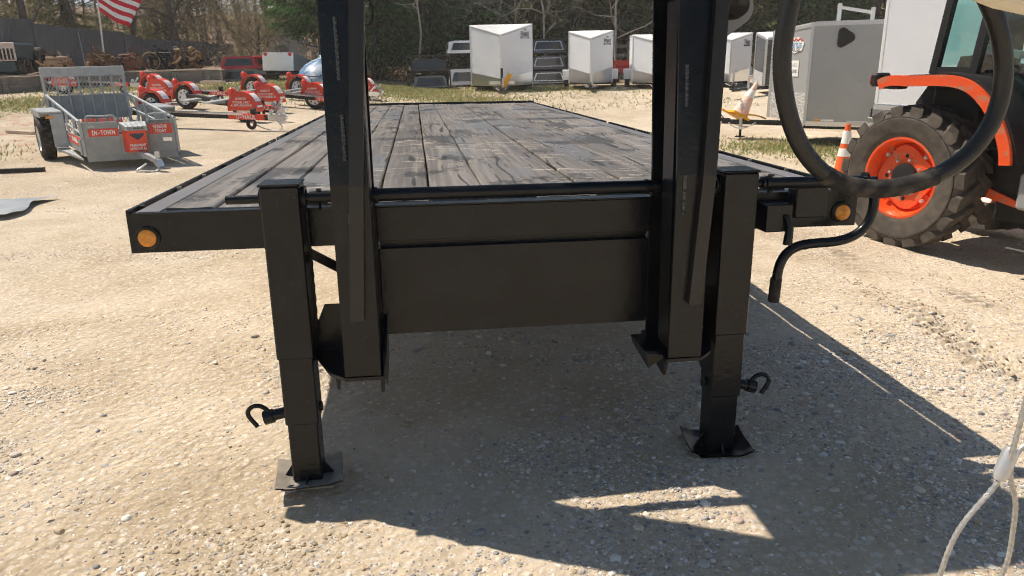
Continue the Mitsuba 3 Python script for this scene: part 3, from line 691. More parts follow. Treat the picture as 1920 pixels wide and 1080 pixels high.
def on_nose(k, X, w, d, s, f, z, lines, name='decal'):
    """lettering on the nose half s, f = fraction from the corner to the tip"""
    h = w / 2
    nv = unit(np.array([s * d, h, 0])); e = unit(np.array([-s * h, d, 0])) * (-1 if s > 0 else 1)
    o = np.array([s * h * (1 - f), d * f, z]) + nv * .010
    for txt, hh, dz, mat, width in lines:
        c = B(X)
        if txt is None:
            c.hull([o + e * i * width / 2 + np.array([0, 0, dz + j * hh]) + nv * q for i in (-1, 1) for j in (0, 1) for q in (-.002, .002)])
        else:
            c.text(txt, hh, o + np.array([0, 0, dz]) + nv * .004, e, (0, 0, 1), .003, center=True, width=width)
        put(k, name, c, mat)

LG = [('The', .055, .175, textd, .12), ('Pearl', .13, .02, textd, .34), (None, .055, -.055, textd, .36), ('SERIES', .036, -.045, textw, .28)]
k, X, a, b = vtrailer('enclosed_trailer', 'largest white enclosed trailer, with a yellow strap on its tongue jack', (3.14, 27.35), .13, 2.16, 1.05, 4.2, .20, 2.20, .34, white, guard_m, (.44, .24), wheels='in', group=None, tongue=1.35)
on_nose(k, X, 2.16, 1.05, 1, .24, 1.80, [(t_, h_ * 1.15, dz * 1.15, m_, w_ * 1.15) for t_, h_, dz, m_, w_ in LG])
put(k, 'tongue_box', B(X).box((-.42, 1.07, .26), (.44, 1.12, .37), .005), alu)
put(k, 'jack_top', B(X).tube([(.02, 1.62, .30), (.02, 1.62, .80)], .045, 12), black2, smooth=40)
q = put(k, 'handle_strap', B(X).bar((.02, 1.78, .12), (.30, 1.74, .62), .16, .03, up=(0, 1, 0)), yellow)
put(k, 'block', B(X).box((-.12, 1.66, .02), (.16, 1.94, .10), .01), timber)
k, X, a, b = vtrailer('enclosed_trailer', 'small white enclosed trailer with outside wheels, just right of the stacked blue toppers', (6.12, 26.45), .22, 1.50, .85, 3.0, .245, 1.92, .24, white, guard_m, (.50, .30))
on_nose(k, X, 1.50, .85, 1, .27, 1.52, LG)
k, X, a, b = vtrailer('enclosed_trailer', 'white enclosed trailer partly hidden behind the right mast', (8.16, 25.75), .24, 1.46, .80, 3.0, .225, 1.75, .22, white, guard_m, (.42, .26))
on_nose(k, X, 1.46, .80, 1, .27, 1.36, LG)
k, X, a, b = vtrailer('enclosed_trailer', 'white enclosed trailer seen between the right mast and the hose, turned to the left', (10.70, 25.62), .285, 1.52, .85, 3.0, .20, 1.74, .22, white, guard_m, (.42, .24))
on_nose(k, X, 1.52, .85, 1, .25, 1.38, [('Titan', .13, .02, textd, .34), (None, .06, -.06, textd, .36)])
k, X, a, b = vtrailer('enclosed_trailer', 'dark grey enclosed trailer with white roof wedge standing behind the big grey one', (10.73, 21.9), 1.0, 1.62, .72, 2.6, .22, 1.70, .16, darkp, tread, (.44, .34), tongue=1.55)
k6, X, a, b = vtrailer('enclosed_trailer', 'big glossy grey enclosed trailer with a round sticker and tread plate nose guard', (6.985, 12.84), math.atan2(.8, -.6), 1.5, .75, 2.3, .075, 1.70, .10, greyp, tread, (.52, .42), wheels='in', gz=-.25, tongue=.85, nosez=.06, roofm_=alu_dull)
# which side of this nose shows: local x sign whose outward normal points at the camera
s6 = 1 if (b[:2] @ np.array([-.6, -.8])) > 0 else -1
h6, d6 = .75, .75
nv = unit(np.array([s6 * d6, h6, 0])); e6 = unit(np.array([-s6 * h6, d6, 0])) * (-1 if s6 > 0 else 1)
def onose(f, z): return np.array([s6 * h6 * (1 - f), d6 * f, z]) + nv * .010
c = B(X); o = onose(.40, 1.36); th = np.linspace(0, 2 * np.pi, 28, endpoint=False)
rr = 1 + .08 * np.sin(th * 7)
c.poly([(.235 * math.cos(t_) * r_, .125 * math.sin(t_) * r_) for t_, r_ in zip(th, rr)], o, e6, (0, 0, 1), nv, .003)
st = put(k6, 'round_sticker', c, textw)
put(st, 'blue_lettering', B(X).text('Marius', .115, o + nv * .005 + [0, 0, -.05], e6, (0, 0, 1), .003, center=True, width=.37), textb)
put(st, 'lower_lettering', B(X).text('TRAILERS', .045, o + nv * .005 + [0, 0, -.105], e6, (0, 0, 1), .003, center=True, width=.30), textd)
c = B(X)
c.tube([o + nv * .006 + e6 * x + np.array([0, 0, .085 + .018 * math.sin(x * 60)]) for x in np.linspace(-.20, .20, 40)], .009, 6); put(st, 'red_script', c, lensred)
o = onose(.44, .98)
st = put(k6, 'paper_sign', B(X).hull([o + e6 * i * .19 + np.array([0, 0, j * .13]) + nv * q for i in (-1, 1) for j in (-1, 1) for q in (0, .003)]), textw)
put(st, 'upper_line', B(X).text('WE SERVICE', .055, o + nv * .005 + [0, 0, .025], e6, (0, 0, 1), .002, bold=False, center=True, width=.30), grey)
put(st, 'lower_line', B(X).text('- TRAILERS', .055, o + nv * .005 + [0, 0, -.075], e6, (0, 0, 1), .002, center=True, width=.32), textd)
sx = s6 * (h6 + .003)
c = B(X); th = np.linspace(0, 2 * np.pi, 30, endpoint=False)
rr = .125 * (1 + .24 * np.cos(3 * (th - math.pi / 2 + .5)))
c.hull([(sx + s6 * q, -.50 + r_ * math.cos(t_) * (1 - q * 2), 1.46 + r_ * 1.1 * math.sin(t_) * (1 - q * 2)) for t_, r_ in zip(th, rr) for q in (-.002, .035)])
put(k6, 'roof_vent_cover', c, dark, smooth=40, label='dark three cornered vent cover high on the side')
put(k6, 'marker_lamp', B(X).box((sx, -.24, .135), (sx + s6 * .018, -.16, .165), .004), amber)
put(k6, 'rail_label', B(X).box((sx, -.46, .138), (sx + s6 * .008, -.26, .162)), textw)
put(k6, 'plate', B(X).box((sx + s6 * .009, -.98, .080), (sx + s6 * .016, -.66, .155)), alu_dull)
put(k6, 'lock_rod', B(X).tube([(sx + s6 * .03, -1.02, .20), (sx + s6 * .03, -1.02, .36)], .012, 8), dark)
put(k6, 'lock_handle', B(X).tube([(sx + s6 * .03, -.98, .215), (sx + s6 * .06, -1.12, .20)], .010, 8), textw)
c = B(X)
for y in np.arange(-2.2, .1, .28):
    for zz in (.32, .80, 1.28): c.lathe([(.001, .006), (.009, .003), (.010, 0)], 8, (s6 * h6, y, zz), (s6, 0, 0))
put(k6, 'rivets', c, greyp, kind='stuff')
c = B(X)
for i, yy in enumerate((-.35, -.85)):
    c.bar((s6 * .55, yy, 1.71), (s6 * .55, yy, 1.99 - .08 * i), .06, .06)
c.bar((s6 * .55, -.35, 1.93), (s6 * .55, -.85, 1.83), .04, .05)
put(k6, 'ladder_rack', c, white2)

# the big white trailer behind the tractor
o = np.array([5.70, 9.0, 0]); u = unit(np.array([.45, -.89, 0])); v = unit(np.array([.89, .45, 0]))
Xb = lambda V: o + np.asarray(V)[:, :1] * u + np.asarray(V)[:, 1:2] * v + np.asarray(V)[:, 2:] * [0, 0, 1.0]
k = thing('box_trailer', 'tall plain white box trailer standing behind the orange tractor', 'trailer')
put(k, 'box', B(Xb).box((0, 0, .64), (6.0, 2.1, 3.0), .02), white)
put(k, 'bottom_rail', B(Xb).box((.01, -.012, .585), (5.99, 2.112, .638)), alu_dull)
for x in (.02, 1.24, 2.46, 3.68): put(k, 'rivet_strip', B(Xb).box((x, -.006, .66), (x + .03, -.0005, 2.98)), white2)
for x in (3.2, 4.1):
    for y in (.06, 1.80):
        gz = float(G(*(Xb([[x, y, 0]])[0][:2])))
        wh = put(k, 'wheel', B(Xb).lathe([(.22, 0), (.36, 0), (.39, .04), (.39, .20), (.36, .24), (.22, .24)], 26, (x, y, gz + .39), (0, 1, 0)), rubber, smooth=40)
        put(wh, 'rim', B(Xb).lathe([(.225, .03), (.1, .06), (.001, .06)], 22, (x, y, gz + .39), (0, 1, 0)), white2, smooth=40)
for x in (.35, 5.6):
    gz = float(G(*(Xb([[x, 1.0, 0]])[0][:2])))
    put(k, 'stand_leg', B(Xb).box((x, .3, gz), (x + .1, .4, .5835), .004).box((x, 1.7, gz), (x + .1, 1.8, .5835), .004), black2)

# cone resting on the grey trailer's jack, and the one standing by the tractor
def cone_parts(k, P, ax, h, r0, r1, m, bands):
    ax = unit(ax)
    put(k, 'body', B().lathe([(r0, 0), (r1, h), (r1 * .6, h + .004), (.001, h + .004)], 24, P, ax), m, smooth=40)
    for a_, b_ in bands:
        q = lambda t: r0 + (r1 - r0) * t / h + .0025
        put(k, 'reflective_band', B().lathe([(q(a_) - .002, a_), (q(a_), a_ + .001), (q(b_), b_ - .001), (q(b_) - .002, b_)], 24, P, ax), textw, smooth=40)
k = thing('traffic_cone', 'orange traffic cone with white bands standing left of the tractor wheel', 'traffic cone')
gz = float(G(5.395, 9.04)) + .006
cone_parts(k, (5.42, 9.04, gz + .03), (0, 0, 1), .66, .125, .030, ocone, [(.26, .36), (.42, .58)])
put(k, 'base', B().box((5.42 - .17, 8.87, gz), (5.42 + .17, 9.21, gz + .03), .008), dark)
k = thing('traffic_cone', 'faded pinkish traffic cone leaning over the tongue jack of the grey trailer', 'traffic cone')
tc = np.array([5.99, 13.64, .155])
ax = unit(np.array([.36, .05, .62]))
cone_parts(k, tc - ax * .02, ax, .66, .165, .028, pinkcone, [(.36, .50)])
e = unit(np.cross(ax, [0, 1, 0])); f_ = np.cross(ax, e)
put(k, 'base', B().hull([tc - ax * (.02 + q) + e * i * .20 + f_ * j * .20 for i in (-1, 1) for j in (-1, 1) for q in (.001, .04)]), yellow, label='yellow orange cone base')
k = thing('plastic_board', 'bent yellow orange plastic board lying on the black trailer tongue', 'board')
q = spline([(5.62, 13.62, .27), (5.80, 13.60, .18), (6.10, 13.55, .15), (6.42, 13.5, .075)], 14)
c = B()
for p0, p1 in zip(q[:-1], q[1:]): c.bar(p0, p1, .18, .022)
scene[k] = mikit.ply(c.mesh(), yellow, smooth=30)

# ================================================================== the tractor
TO = np.array([4.01, 5.676, 0.0]); TF = unit(np.array([.31, -.95, 0])); TN = np.array([TF[1], -TF[0], 0])
XT = lambda V: TO + np.asarray(V)[:, :1] * TF + np.asarray(V)[:, 1:2] * TN + np.asarray(V)[:, 2:] * [0, 0, 1.0]
NT = lambda: B(XT)
k = thing('tractor', 'orange farm tractor with a glazed cab and big lugged rear tyre', 'tractor')
def big_wheel(side, y0, wz, R, wd, u0=0.0, name='rear_wheel'):
    """wheel whose outer face is on side +1/-1; y0 = middle of the tyre"""
    ax = np.array([0, side, 0.0]); o = np.array([u0, y0, wz])
    Rb = R - .038
    wh = put(k, name, NT().lathe([(R * .56, -wd * .40), (R * .64, -wd * .47), (R * .80, -wd * .5), (Rb * .955, -wd * .44), (Rb, -wd * .30), (Rb + .004, 0), (Rb, wd * .30), (Rb * .955, wd * .44), (R * .84, wd * .5), (R * .82, wd * .508), (R * .80, wd * .5), (R * .64, wd * .475), (R * .57, wd * .42), (R * .555, wd * .38)], 64, o, ax), drubber, smooth=30)
    nl = 19
    e = np.array([0, 0, 1.0]); f_ = np.cross(ax, e)
    rd = lambda t: e * math.cos(t) + f_ * math.sin(t)
    for q in (-1, 1):
        for i in range(nl):
            t0 = 2 * math.pi * (i + (.5 if q > 0 else 0)) / nl
            sw = .40 * side * q
            P = []
            for fr, hgt, half in ((-.04, .0, .062), (.5, .0, .082), (1.0, -.010, .112)):
                t = t0 - abs(sw) * (1 - fr) * .62
                for dt in (-half, half):
                    P.append(o + ax * q * wd * .47 * fr + rd(t + dt) * (Rb - .02))
                    P.append(o + ax * q * wd * .47 * fr + rd(t + dt * .86) * (R + hgt))
            P += [o + ax * q * wd * .495 + rd(t0 + dt) * (Rb * .90) for dt in (-.06, .06)]
            put(wh, 'lug', NT().hull(P), drubber, smooth=20)
    put(wh, 'rim', NT().lathe([(R * .565, wd * .41), (R * .575, wd * .43), (R * .54, wd * .435), (R * .52, wd * .38), (R * .50, wd * .22), (R * .475, wd * .12), (R * .46, wd * .10), (.12, wd * .10), (.12, wd * .08), (R * .5, -wd * .3), (R * .565, -wd * .41)], 56, o, ax), orange, smooth=35)
    # wheel disc: a pressed plate whose lobes are bolted to the rim lugs
    th = np.linspace(0, 2 * np.pi, 96, endpoint=False)
    lob = R * (.415 + .035 * np.cos(4 * th + .6))
    c = NT(); c.poly([(r_ * math.cos(t), r_ * math.sin(t)) for r_, t in zip(lob, th)], o + ax * wd * .16, e, f_, ax, .022)
    disc = put(wh, 'wheel_disc', c, orange, smooth=30)
    put(disc, 'hub', NT().lathe([(.115, wd * .16 + .02), (.11, wd * .16 + .050), (.085, wd * .16 + .056), (.001, wd * .16 + .058)], 28, o, ax), dark, smooth=35)
    c = NT()
    for i in range(8):
        t = 2 * math.pi * i / 8 + .2
        c.lathe([(.001, .020), (.011, .019), (.013, 0)], 6, o + ax * (wd * .16 + .022) + rd(t) * .145, ax)
    put(disc, 'lug_nut', c, alu_dull, kind='stuff')
    for i in range(4):
        t = 2 * math.pi * i / 4 + .75
        q = o + ax * (wd * .16 + .020) + rd(t) * R * .425
        put(disc, 'rim_bolt', NT().lathe([(.001, .024), (.014, .022), (.017, 0)], 8, q, ax), alu_dull, smooth=30)
        put(disc, 'rim_lug', NT().hull([q + rd(t) * a_ + np.cross(ax, rd(t)) * b_ + ax * c_ for a_, b_, c_ in ((-.03, -.05, -.022), (-.03, .05, -.022), (.05, -.04, -.022), (.05, .04, -.022), (-.03, -.05, -.05), (-.03, .05, -.05), (.05, -.045, -.05), (.05, .045, -.05))]), orange)
        t += .785
        put(disc, 'hole', NT().lathe([(.001, .003), (.016, .003), (.016, 0)], 12, o + ax * (wd * .16 + .021) + rd(t) * R * .30, ax), dark)
    put(wh, 'sidewall_ring', NT().lathe([(R * .835, wd * .49), (R * .845, wd * .506), (R * .855, wd * .49)], 64, o, ax), rubber, smooth=35)
    return wh
big_wheel(1, 0.0, .335, .575, .36)
big_wheel(-1, -1.18, .335, .575, .36)
for sd, y0 in ((1, -.12), (-1, -1.06)):
    gz = float(G(*XT([[1.75, y0, 0]])[0][:2]))
    big_wheel(sd, y0, gz + .36, .365, .26, u0=1.75, name='front_wheel')
# fenders: a wide deck with a rolled orange edge that sweeps down in front of the wheel
prof = [(-.27, 1.085), (-.20, 1.115), (.0, 1.125), (.42, 1.125), (.53, 1.09), (.64, 1.01), (.74, .90), (.82, .77), (.87, .64), (.885, .55)]
P = spline([(u_, z_, 0) for u_, z_ in prof], 36)[:, :2]
def sweep(y0, y1, t_up, t_dn, a=0, b_=36):
    c = NT()
    Q = P[a:b_]; tg = np.gradient(Q, axis=0); tg /= np.linalg.norm(tg, axis=1, keepdims=True); nn = np.stack([-tg[:, 1], tg[:, 0]], 1)
    for i in range(len(Q) - 1):
        c.hull([(Q[j][0] + nn[j][0] * q, y, Q[j][1] + nn[j][1] * q) for j in (i, i + 1) for y in (y0, y1) for q in (-t_dn, t_up)])
    return c
for s, y0 in ((1, 0), (-1, -1.18)):
    yy = lambda q: y0 + s * q
    fd = put(k, 'fender', sweep(yy(.185), yy(.215), .012, .068), orange, smooth=30)
    put(fd, 'deck', sweep(yy(-.24), yy(.1845), .008, .010), orange if s < 0 else dark, smooth=30)
    put(fd, 'rubber_edge', sweep(yy(.10), yy(.18), .030, -.009, 12, 36), dark, smooth=30)
    tl = put(k, 'tail_lamp', NT().box((-.33, yy(.06), 1.045), (-.262, yy(.225), 1.15), .015).box((-.25, yy(.08), 1.03), (-.08, yy(.20), 1.062), .01), dark)
    put(tl, 'lens', NT().box((-.347, yy(.08), 1.06), (-.331, yy(.21), 1.135), .006), lensred)
    c = NT(); c.poly([(-.15, .55), (-.24, .9), (-.12, 1.08), (.42, 1.08), (.72, .84), (.80, .58), (.5, .45), (.1, .3)], (0, yy(-.26), 0), (1, 0, 0), (0, 0, 1), (0, s, 0), .02)
    put(k, 'inner_fender', c, dark)
# cab
cy0, cy1 = -1.05, -.13
pl = lambda a, b_, w_=.055, d_=.055: NT().bar(a, b_, w_, d_, up=(0, 1, 0))
for y in (cy1, cy0):
    put(k, 'rear_pillar', pl((-.03, y, 1.14), (.08, y, 2.02)), dark)
    put(k, 'door_pillar', pl((.30, y, 1.13), (.40, y, 2.02), .06), dark)
    put(k, 'front_pillar', pl((1.12, y, .95), (.92, y, 2.02), .06), dark)
    put(k, 'window_sill', pl((-.05, y, 1.165), (.30, y, 1.165), .055, .05), dark)
    put(k, 'roof_rail', pl((.06, y, 2.02), (.94, y, 2.02), .07, .06), dark)
    put(k, 'door_frame', pl((.37, y, 1.12), (.64, y, .86), .05).bar((.64, y, .86), (1.10, y, .62), .05, .05, up=(0, 1, 0)), dark)
    s = 1 if y == cy1 else -1
    put(k, 'quarter_window', NT().hull([(u_, y + q, z_) for u_, z_ in ((.0, 1.19), (.27, 1.19), (.37, 1.99), (.10, 1.99)) for q in (0, .0006)]) if False else NT().add([(.0, y, 1.19), (.27, y, 1.19), (.37, y, 1.99), (.10, y, 1.99)], [[0, 1, 2, 3]]), glass)
    put(k, 'door_window', NT().add([(.345, y, 1.13), (.66, y, .90), (1.09, y, .98), (.92, y, 1.99), (.42, y, 1.99)], [[0, 1, 4], [1, 2, 4], [2, 3, 4]]), glass)
    put(k, 'door_handle', NT().tube([(.46, y + s * .03, 1.22), (.60, y + s * .035, 1.20), (.62, y + s * .03, 1.17)], .010, 8), dark)
put(k, 'rear_window', NT().add([(-.03, cy0 + .03, 1.2), (-.03, cy1 - .03, 1.2), (.07, cy1 - .03, 1.99), (.07, cy0 + .03, 1.99)], [[0, 1, 2, 3]]), glass)
put(k, 'windscreen', NT().add([(1.11, cy0 + .03, 1.0), (1.11, cy1 - .03, 1.0), (.93, cy1 - .03, 1.99), (.93, cy0 + .03, 1.99)], [[0, 1, 2, 3]]), glass)
put(k, 'cab_roof', NT().box((-.02, cy0 - .05, 2.055), (1.05, cy1 + .05, 2.17), .04), orange, smooth=40)
put(k, 'cab_floor', NT().box((-.02, cy0 + .02, .60), (1.08, cy1 - .02, .66), .01), dark)
put(k, 'cab_wall', NT().box((-.03, cy0 + .02, .662), (.36, cy1 - .02, 1.10), .02), dark)
st = put(k, 'seat', NT().box((.16, -.82, 1.08), (.60, -.40, 1.16), .03), dark, smooth=40)
put(st, 'backrest', NT().box((.13, -.80, 1.17), (.24, -.42, 1.62), .03), dark, smooth=40)
put(st, 'armrest', NT().hull([(u_, y, z_) for u_, z_ in ((.22, 1.36), (.52, 1.30), (.52, 1.25), (.22, 1.29)) for y in (-.36, -.30)]), grey)
put(k, 'side_console', NT().hull([(u_, y, z_) for u_, z_ in ((.10, 1.12), (.14, 1.27), (.26, 1.28), (.75, 1.02), (.75, .9)) for y in (-.30, -.18)]), dark)
put(k, 'steering_wheel', NT().tube([(.80 + .15 * math.cos(t) * .35, -.61 + .17 * math.sin(t), 1.35 + .15 * math.cos(t)) for t in np.linspace(0, 2 * np.pi, 28)], .014, 8), dark, smooth=40)
put(k, 'dashboard', NT().box((.82, -.90, .665), (1.06, -.32, 1.22), .03), dark)
put(k, 'lever', NT().tube([(.44, -.22, 1.15), (.47, -.22, 1.30)], .008, 6).lathe([(.001, -.02), (.018, -.008), (.018, .012), (.001, .022)], 12, (.472, -.22, 1.31), (0, 0, 1)), red)
# body, axle, step, hood
put(k, 'rear_axle', NT().cyl((0, -1.05, .335), (0, -.12, .335), .12, 20), dark, smooth=40)
put(k, 'gearbox', NT().box((-.25, -.86, .18), (1.0, -.36, .598), .04), dark)
put(k, 'side_panel', NT().hull([(u_, y, z_) for u_, z_ in ((.62, .20), (.90, .24), (1.12, .58), (1.10, .62), (.66, .82), (.56, .5)) for y in (-.20, -.16)]), dark)
put(k, 'fuel_tank', NT().box((.55, -.34, .02), (1.02, -.21, .40), .05), dark, smooth=40)
sp = put(k, 'step', NT().box((.93, -.14, .24), (1.16, .14, .50), .02), grey)
put(sp, 'lower_tread', NT().box((.90, -.12, -.08), (1.16, .12, -.04), .01).box((1.0, -.05, -.04), (1.03, -.02, .239)), dark)
put(k, 'red_side_frame', NT().hull([(u_, y, z_) for u_, z_ in ((.55, .24), (.57, .31), (.95, .20), (.95, .17)) for y in (-.15, -.12)]), orange)
put(k, 'hood', NT().box((1.10, -.86, .62), (2.35, -.34, 1.14), .08), orange, smooth=40)
put(k, 'engine', NT().box((1.08, -.78, .20), (2.30, -.42, .618), .04), dark)
put(k, 'front_axle', NT().box((1.70, -1.02, .02), (1.80, -.16, .16), .02), dark)

# ================================================================== galvanised utility trailer on the left
uo = np.array([-4.269, 10.495, 0]); ua = unit(np.array([.975, .221, 0])); ub = unit(np.array([-.50, .866, 0]))   # a: along the front panel, b: to the rear
ub = unit(np.array([-1.42, 2.45, 0]))
UW = 1.09; UL = 2.72
UX = lambda V: uo + np.asarray(V)[:, :1] * ua + np.asarray(V)[:, 1:2] * ub + np.asarray(V)[:, 2:] * [0, 0, 1.0] + np.stack([0 * np.asarray(V)[:, 0], 0 * np.asarray(V)[:, 0], .01 * np.asarray(V)[:, 1]], 1)
U = lambda: B(UX)
k = thing('utility_trailer', 'open galvanised utility trailer with red panels and mesh ramp standing left of the flatbed', 'trailer')
Zt = .615
fp = put(k, 'front_panel', U().box((0, -.02, .19), (.42, 0, Zt), .004).box((.76, -.02, .19), (UW, 0, Zt), .004).box((.4205, -.019, .19), (.7595, -.001, .45)), galv_dull, smooth=20)
put(fp, 'corner_post', U().box((-.035, -.03, .185), (-.0005, .03, Zt + .005), .003), galv); put(fp, 'corner_post', U().box((UW + .0005, -.03, .185), (UW + .035, .03, Zt + .005), .003), galv)
put(fp, 'red_panel', U().box((.06, -.025, .43), (.41, -.0205, .53), .001), red); put(fp, 'red_panel', U().box((.77, -.025, .43), (1.06, -.0205, .56), .001), red)
put(fp, 'lettering', U().text('IN-TOWN', .055, (.235, -.026, .453), (1, 0, 0), (0, 0, 1), .003, center=True, width=.27), textw)
put(fp, 'lettering', U().text('RESERVE', .042, (.915, -.026, .503), (1, 0, 0), (0, 0, 1), .003, center=True, width=.17), textw)
put(fp, 'lettering', U().text('TODAY', .042, (.915, -.026, .447), (1, 0, 0), (0, 0, 1), .003, center=True, width=.14), textw)
put(fp, 'number', U().text('RV 2267 S', .028, (.915, -.0215, .575), (1, 0, 0), (0, 0, 1), .002, center=True, width=.24), textd)
put(fp, 'number', U().text('U3A3', .02, (.10, -.0215, .55), (1, 0, 0), (0, 0, 1), .002, center=True), textw)
put(fp, 'plate', U().box((.93, -.024, .33), (1.04, -.0205, .375)), alu)
st = put(k, 'tongue_step', U().hull([(x, y, z) for x, y, z in ((.43, -.02, .60), (.75, -.02, .60), (.47, -.20, .55), (.71, -.20, .55), (.43, -.02, .50), (.75, -.02, .50), (.47, -.20, .50), (.71, -.20, .50))]), galv, smooth=20)
for x in (.50, .56, .62, .68): put(st, 'step_rib', U().bar((x, -.02, .602), (x + .001, -.195, .552), .02, .008), galv_dull)
rb = put(k, 'red_box', U().hull([(x, y, z) for x, y, z in ((.45, -.021, .499), (.73, -.021, .499), (.475, -.205, .499), (.705, -.205, .499), (.45, -.021, .22), (.73, -.021, .22), (.48, -.165, .22), (.70, -.165, .22))]), red, smooth=20)
put(rb, 'dark_tag', U().poly([(-.10, .09), (.10, .09), (.07, .02), (0, -.03), (-.07, .02)], (.59, -.2050, .41), (1, -.0, 0), (0, .17, 1), (0, -1, .17), .004), textd)
put(rb, 'lettering', U().text('PERMANENT', .03, (.59, -.1825, .295), (1, 0, 0), (0, .17, 1), .004, center=True, width=.19), textw)
put(rb, 'lettering', U().text('HITCH SALES', .03, (.59, -.1755, .250), (1, 0, 0), (0, .17, 1), .004, center=True, width=.19), textw)
put(rb, 'brand_letters', U().text('U-HAUL', .03, (.59, -.2055, .513), (1, 0, 0), (0, 0, 1), .004, center=True, width=.20), textd)
put(k, 'lower_panel', U().box((0, -.016, .11), (UW, -.002, .1895)), galv_dull)
put(k, 'tongue', U().bar((.59, .20, .19), (.62, -.34, .19), .07, .08).bar((.62, -.33, .20), (.70, -.62, .14), .06, .06), galv)
q = put(k, 'coupler', U().hull([(.70 + x, y, z) for x, y, z in ((-.04, -.55, .10), (.04, -.55, .10), (-.045, -.74, .09), (.045, -.74, .09), (-.03, -.57, .19), (.03, -.57, .19), (-.03, -.72, .17), (.03, -.72, .17))]), alu, smooth=20)
put(q, 'knob', U().cyl((.70, -.62, .18), (.70, -.62, .26), .03, 12), alu_dull, smooth=40)
put(q, 'chain', U().tube(spline([(.70, -.60, .10), (.62, -.68, .02), (.50, -.66, .03), (.45, -.52, .02), (.60, -.45, .1)], 22), .012, 6), alu_dull, smooth=40)
put(k, 'floor', U().box((0, .001, .19), (UW, UL, .215)), galv)
c = U()
for y in np.arange(.3, UL, .22): c.box((.02, y, .2155), (UW - .02, y + .08, .235), .004)
put(k, 'floor_ribs', c, galv, kind='stuff')
for sx in (0, 1):
    x = -.02 if sx == 0 else UW + .02
    sg = -1 if sx == 0 else 1
    z1, z2 = Zt + .01, .84
    tr = put(k, 'top_rail', U().tube([(x, .0, z1), (x, UL, z2)], .021, 12), galv, smooth=40)
    for fz in (.33, .64): put(k, 'mid_rail', U().tube([(x, .02, .215 + (z1 - .215) * fz), (x, UL, .215 + (z2 - .215) * fz)], .017, 10), galv, smooth=40)
    for y in np.linspace(.45, UL - .02, 5): put(k, 'rail_post', U().box((x - .015, y - .015, .2155), (x + .015, y + .015, z1 + (z2 - z1) * y / UL - .015), .003), galv)
    put(k, 'side_panel', U().hull([(x + q, y, z) for y, z in ((.0, .216), (UL, .216), (UL, .40), (0, .43)) for q in (-.008, .008)]), galv if sx else galv)
    sb = put(k, 'red_stripe', U().hull([(x + sg * q, y, z) for y, z in ((.03, .30), (1.05, .29), (1.05, .405), (.03, .42)) for q in (.009, .014)]), red)
    e = (0, 1, 0) if sx else (0, -1, 0)
    put(sb, 'lettering', U().text('U-HAUL', .06, (x + sg * .015, .5, .33), e, (0, 0, 1), .003, center=True, width=.4), textw)
    # box fender, apron and wheel
    wy = 1.62; R_ = .30
    f0, f1 = sorted((x + sg * .02, x + sg * .30)); p0, p1 = sorted((x + sg * .02, x + sg * .19))
    fd = put(k, 'box_fender', U().box((f0, wy - .44, .66), (f1, wy + .42, .70), .01), galv, smooth=20)
    put(fd, 'front_plate', U().hull([(q, y, z) for q in (p0, p1) for y, z in ((wy - .44, .6595), (wy - .42, .6595), (wy - .46, .20), (wy - .44, .20))]), galv)
    put(fd, 'rear_plate', U().hull([(q, y, z) for q in (f0, f1) for y, z in ((wy + .42, .6595), (wy + .40, .6595), (wy + .46, .30), (wy + .44, .30))]), galv)
    put(fd, 'side_lip', U().box((f1 if sx else f0 - .014, wy - .44, .61), (f1 + .014 if sx else f0, wy + .42, .699), .003), galv)
    put(fd, 'side_lamp', U().box((f0 + .06, wy - .452, .60), (f0 + .16, wy - .4405, .63)), amber)
    put(k, 'apron', U().hull([(x + sg * .02, .04, .125), (x + sg * .02, .04, .15), (x + sg * .02, wy - .46, .16), (x + sg * .02, wy - .46, .195), (x + sg * .18, wy - .465, .16), (x + sg * .18, wy - .465, .195)]), galv)
    w0 = (x - .33) if sx == 0 else (x + .15)
    wh = put(k, 'wheel', U().lathe([(R_ * .6, 0), (R_ * .92, .0), (R_, .03), (R_, .15), (R_ * .92, .18), (R_ * .6, .18)], 30, (w0, wy, R_ - .005), (1, 0, 0)), rubber, smooth=40)
    put(wh, 'rim', U().lathe([(R_ * .62, 0), (R_ * .58, .03), (R_ * .3, .015), (.001, .0)] if sx == 0 else [(R_ * .62, .18), (R_ * .58, .15), (R_ * .3, .165), (.001, .18)], 24, (w0, wy, R_ - .005), (1, 0, 0)), alu_dull, smooth=40)
    put(k, 'rear_flare', U().bar((x, UL, z2), (x + sg * .16, UL + .05, .56), .05, .03).bar((x + sg * .16, UL + .05, .56), (x + sg * .05, UL + .02, .25), .05, .03), galv)
    put(k, 'latch', U().tube([(x - .03, .02, .20), (x - .03, .02, .40)], .015, 8), galv)
for x0, x1 in ((.06, .40), (.79, UW - .02)):
    put(k, 'front_rail', U().tube([(x0, -.008, Zt - .02), (x0, -.008, Zt + .06), (x0 + .02, -.008, Zt + .075), (x1 - .02, -.008, Zt + .075), (x1, -.008, Zt + .06), (x1, -.008, Zt - .02)], .010, 8), galv, smooth=40)
put(k, 'axle', U().bar((-.3, 1.62, .295), (UW + .3, 1.62, .295), .06, .06), dark)
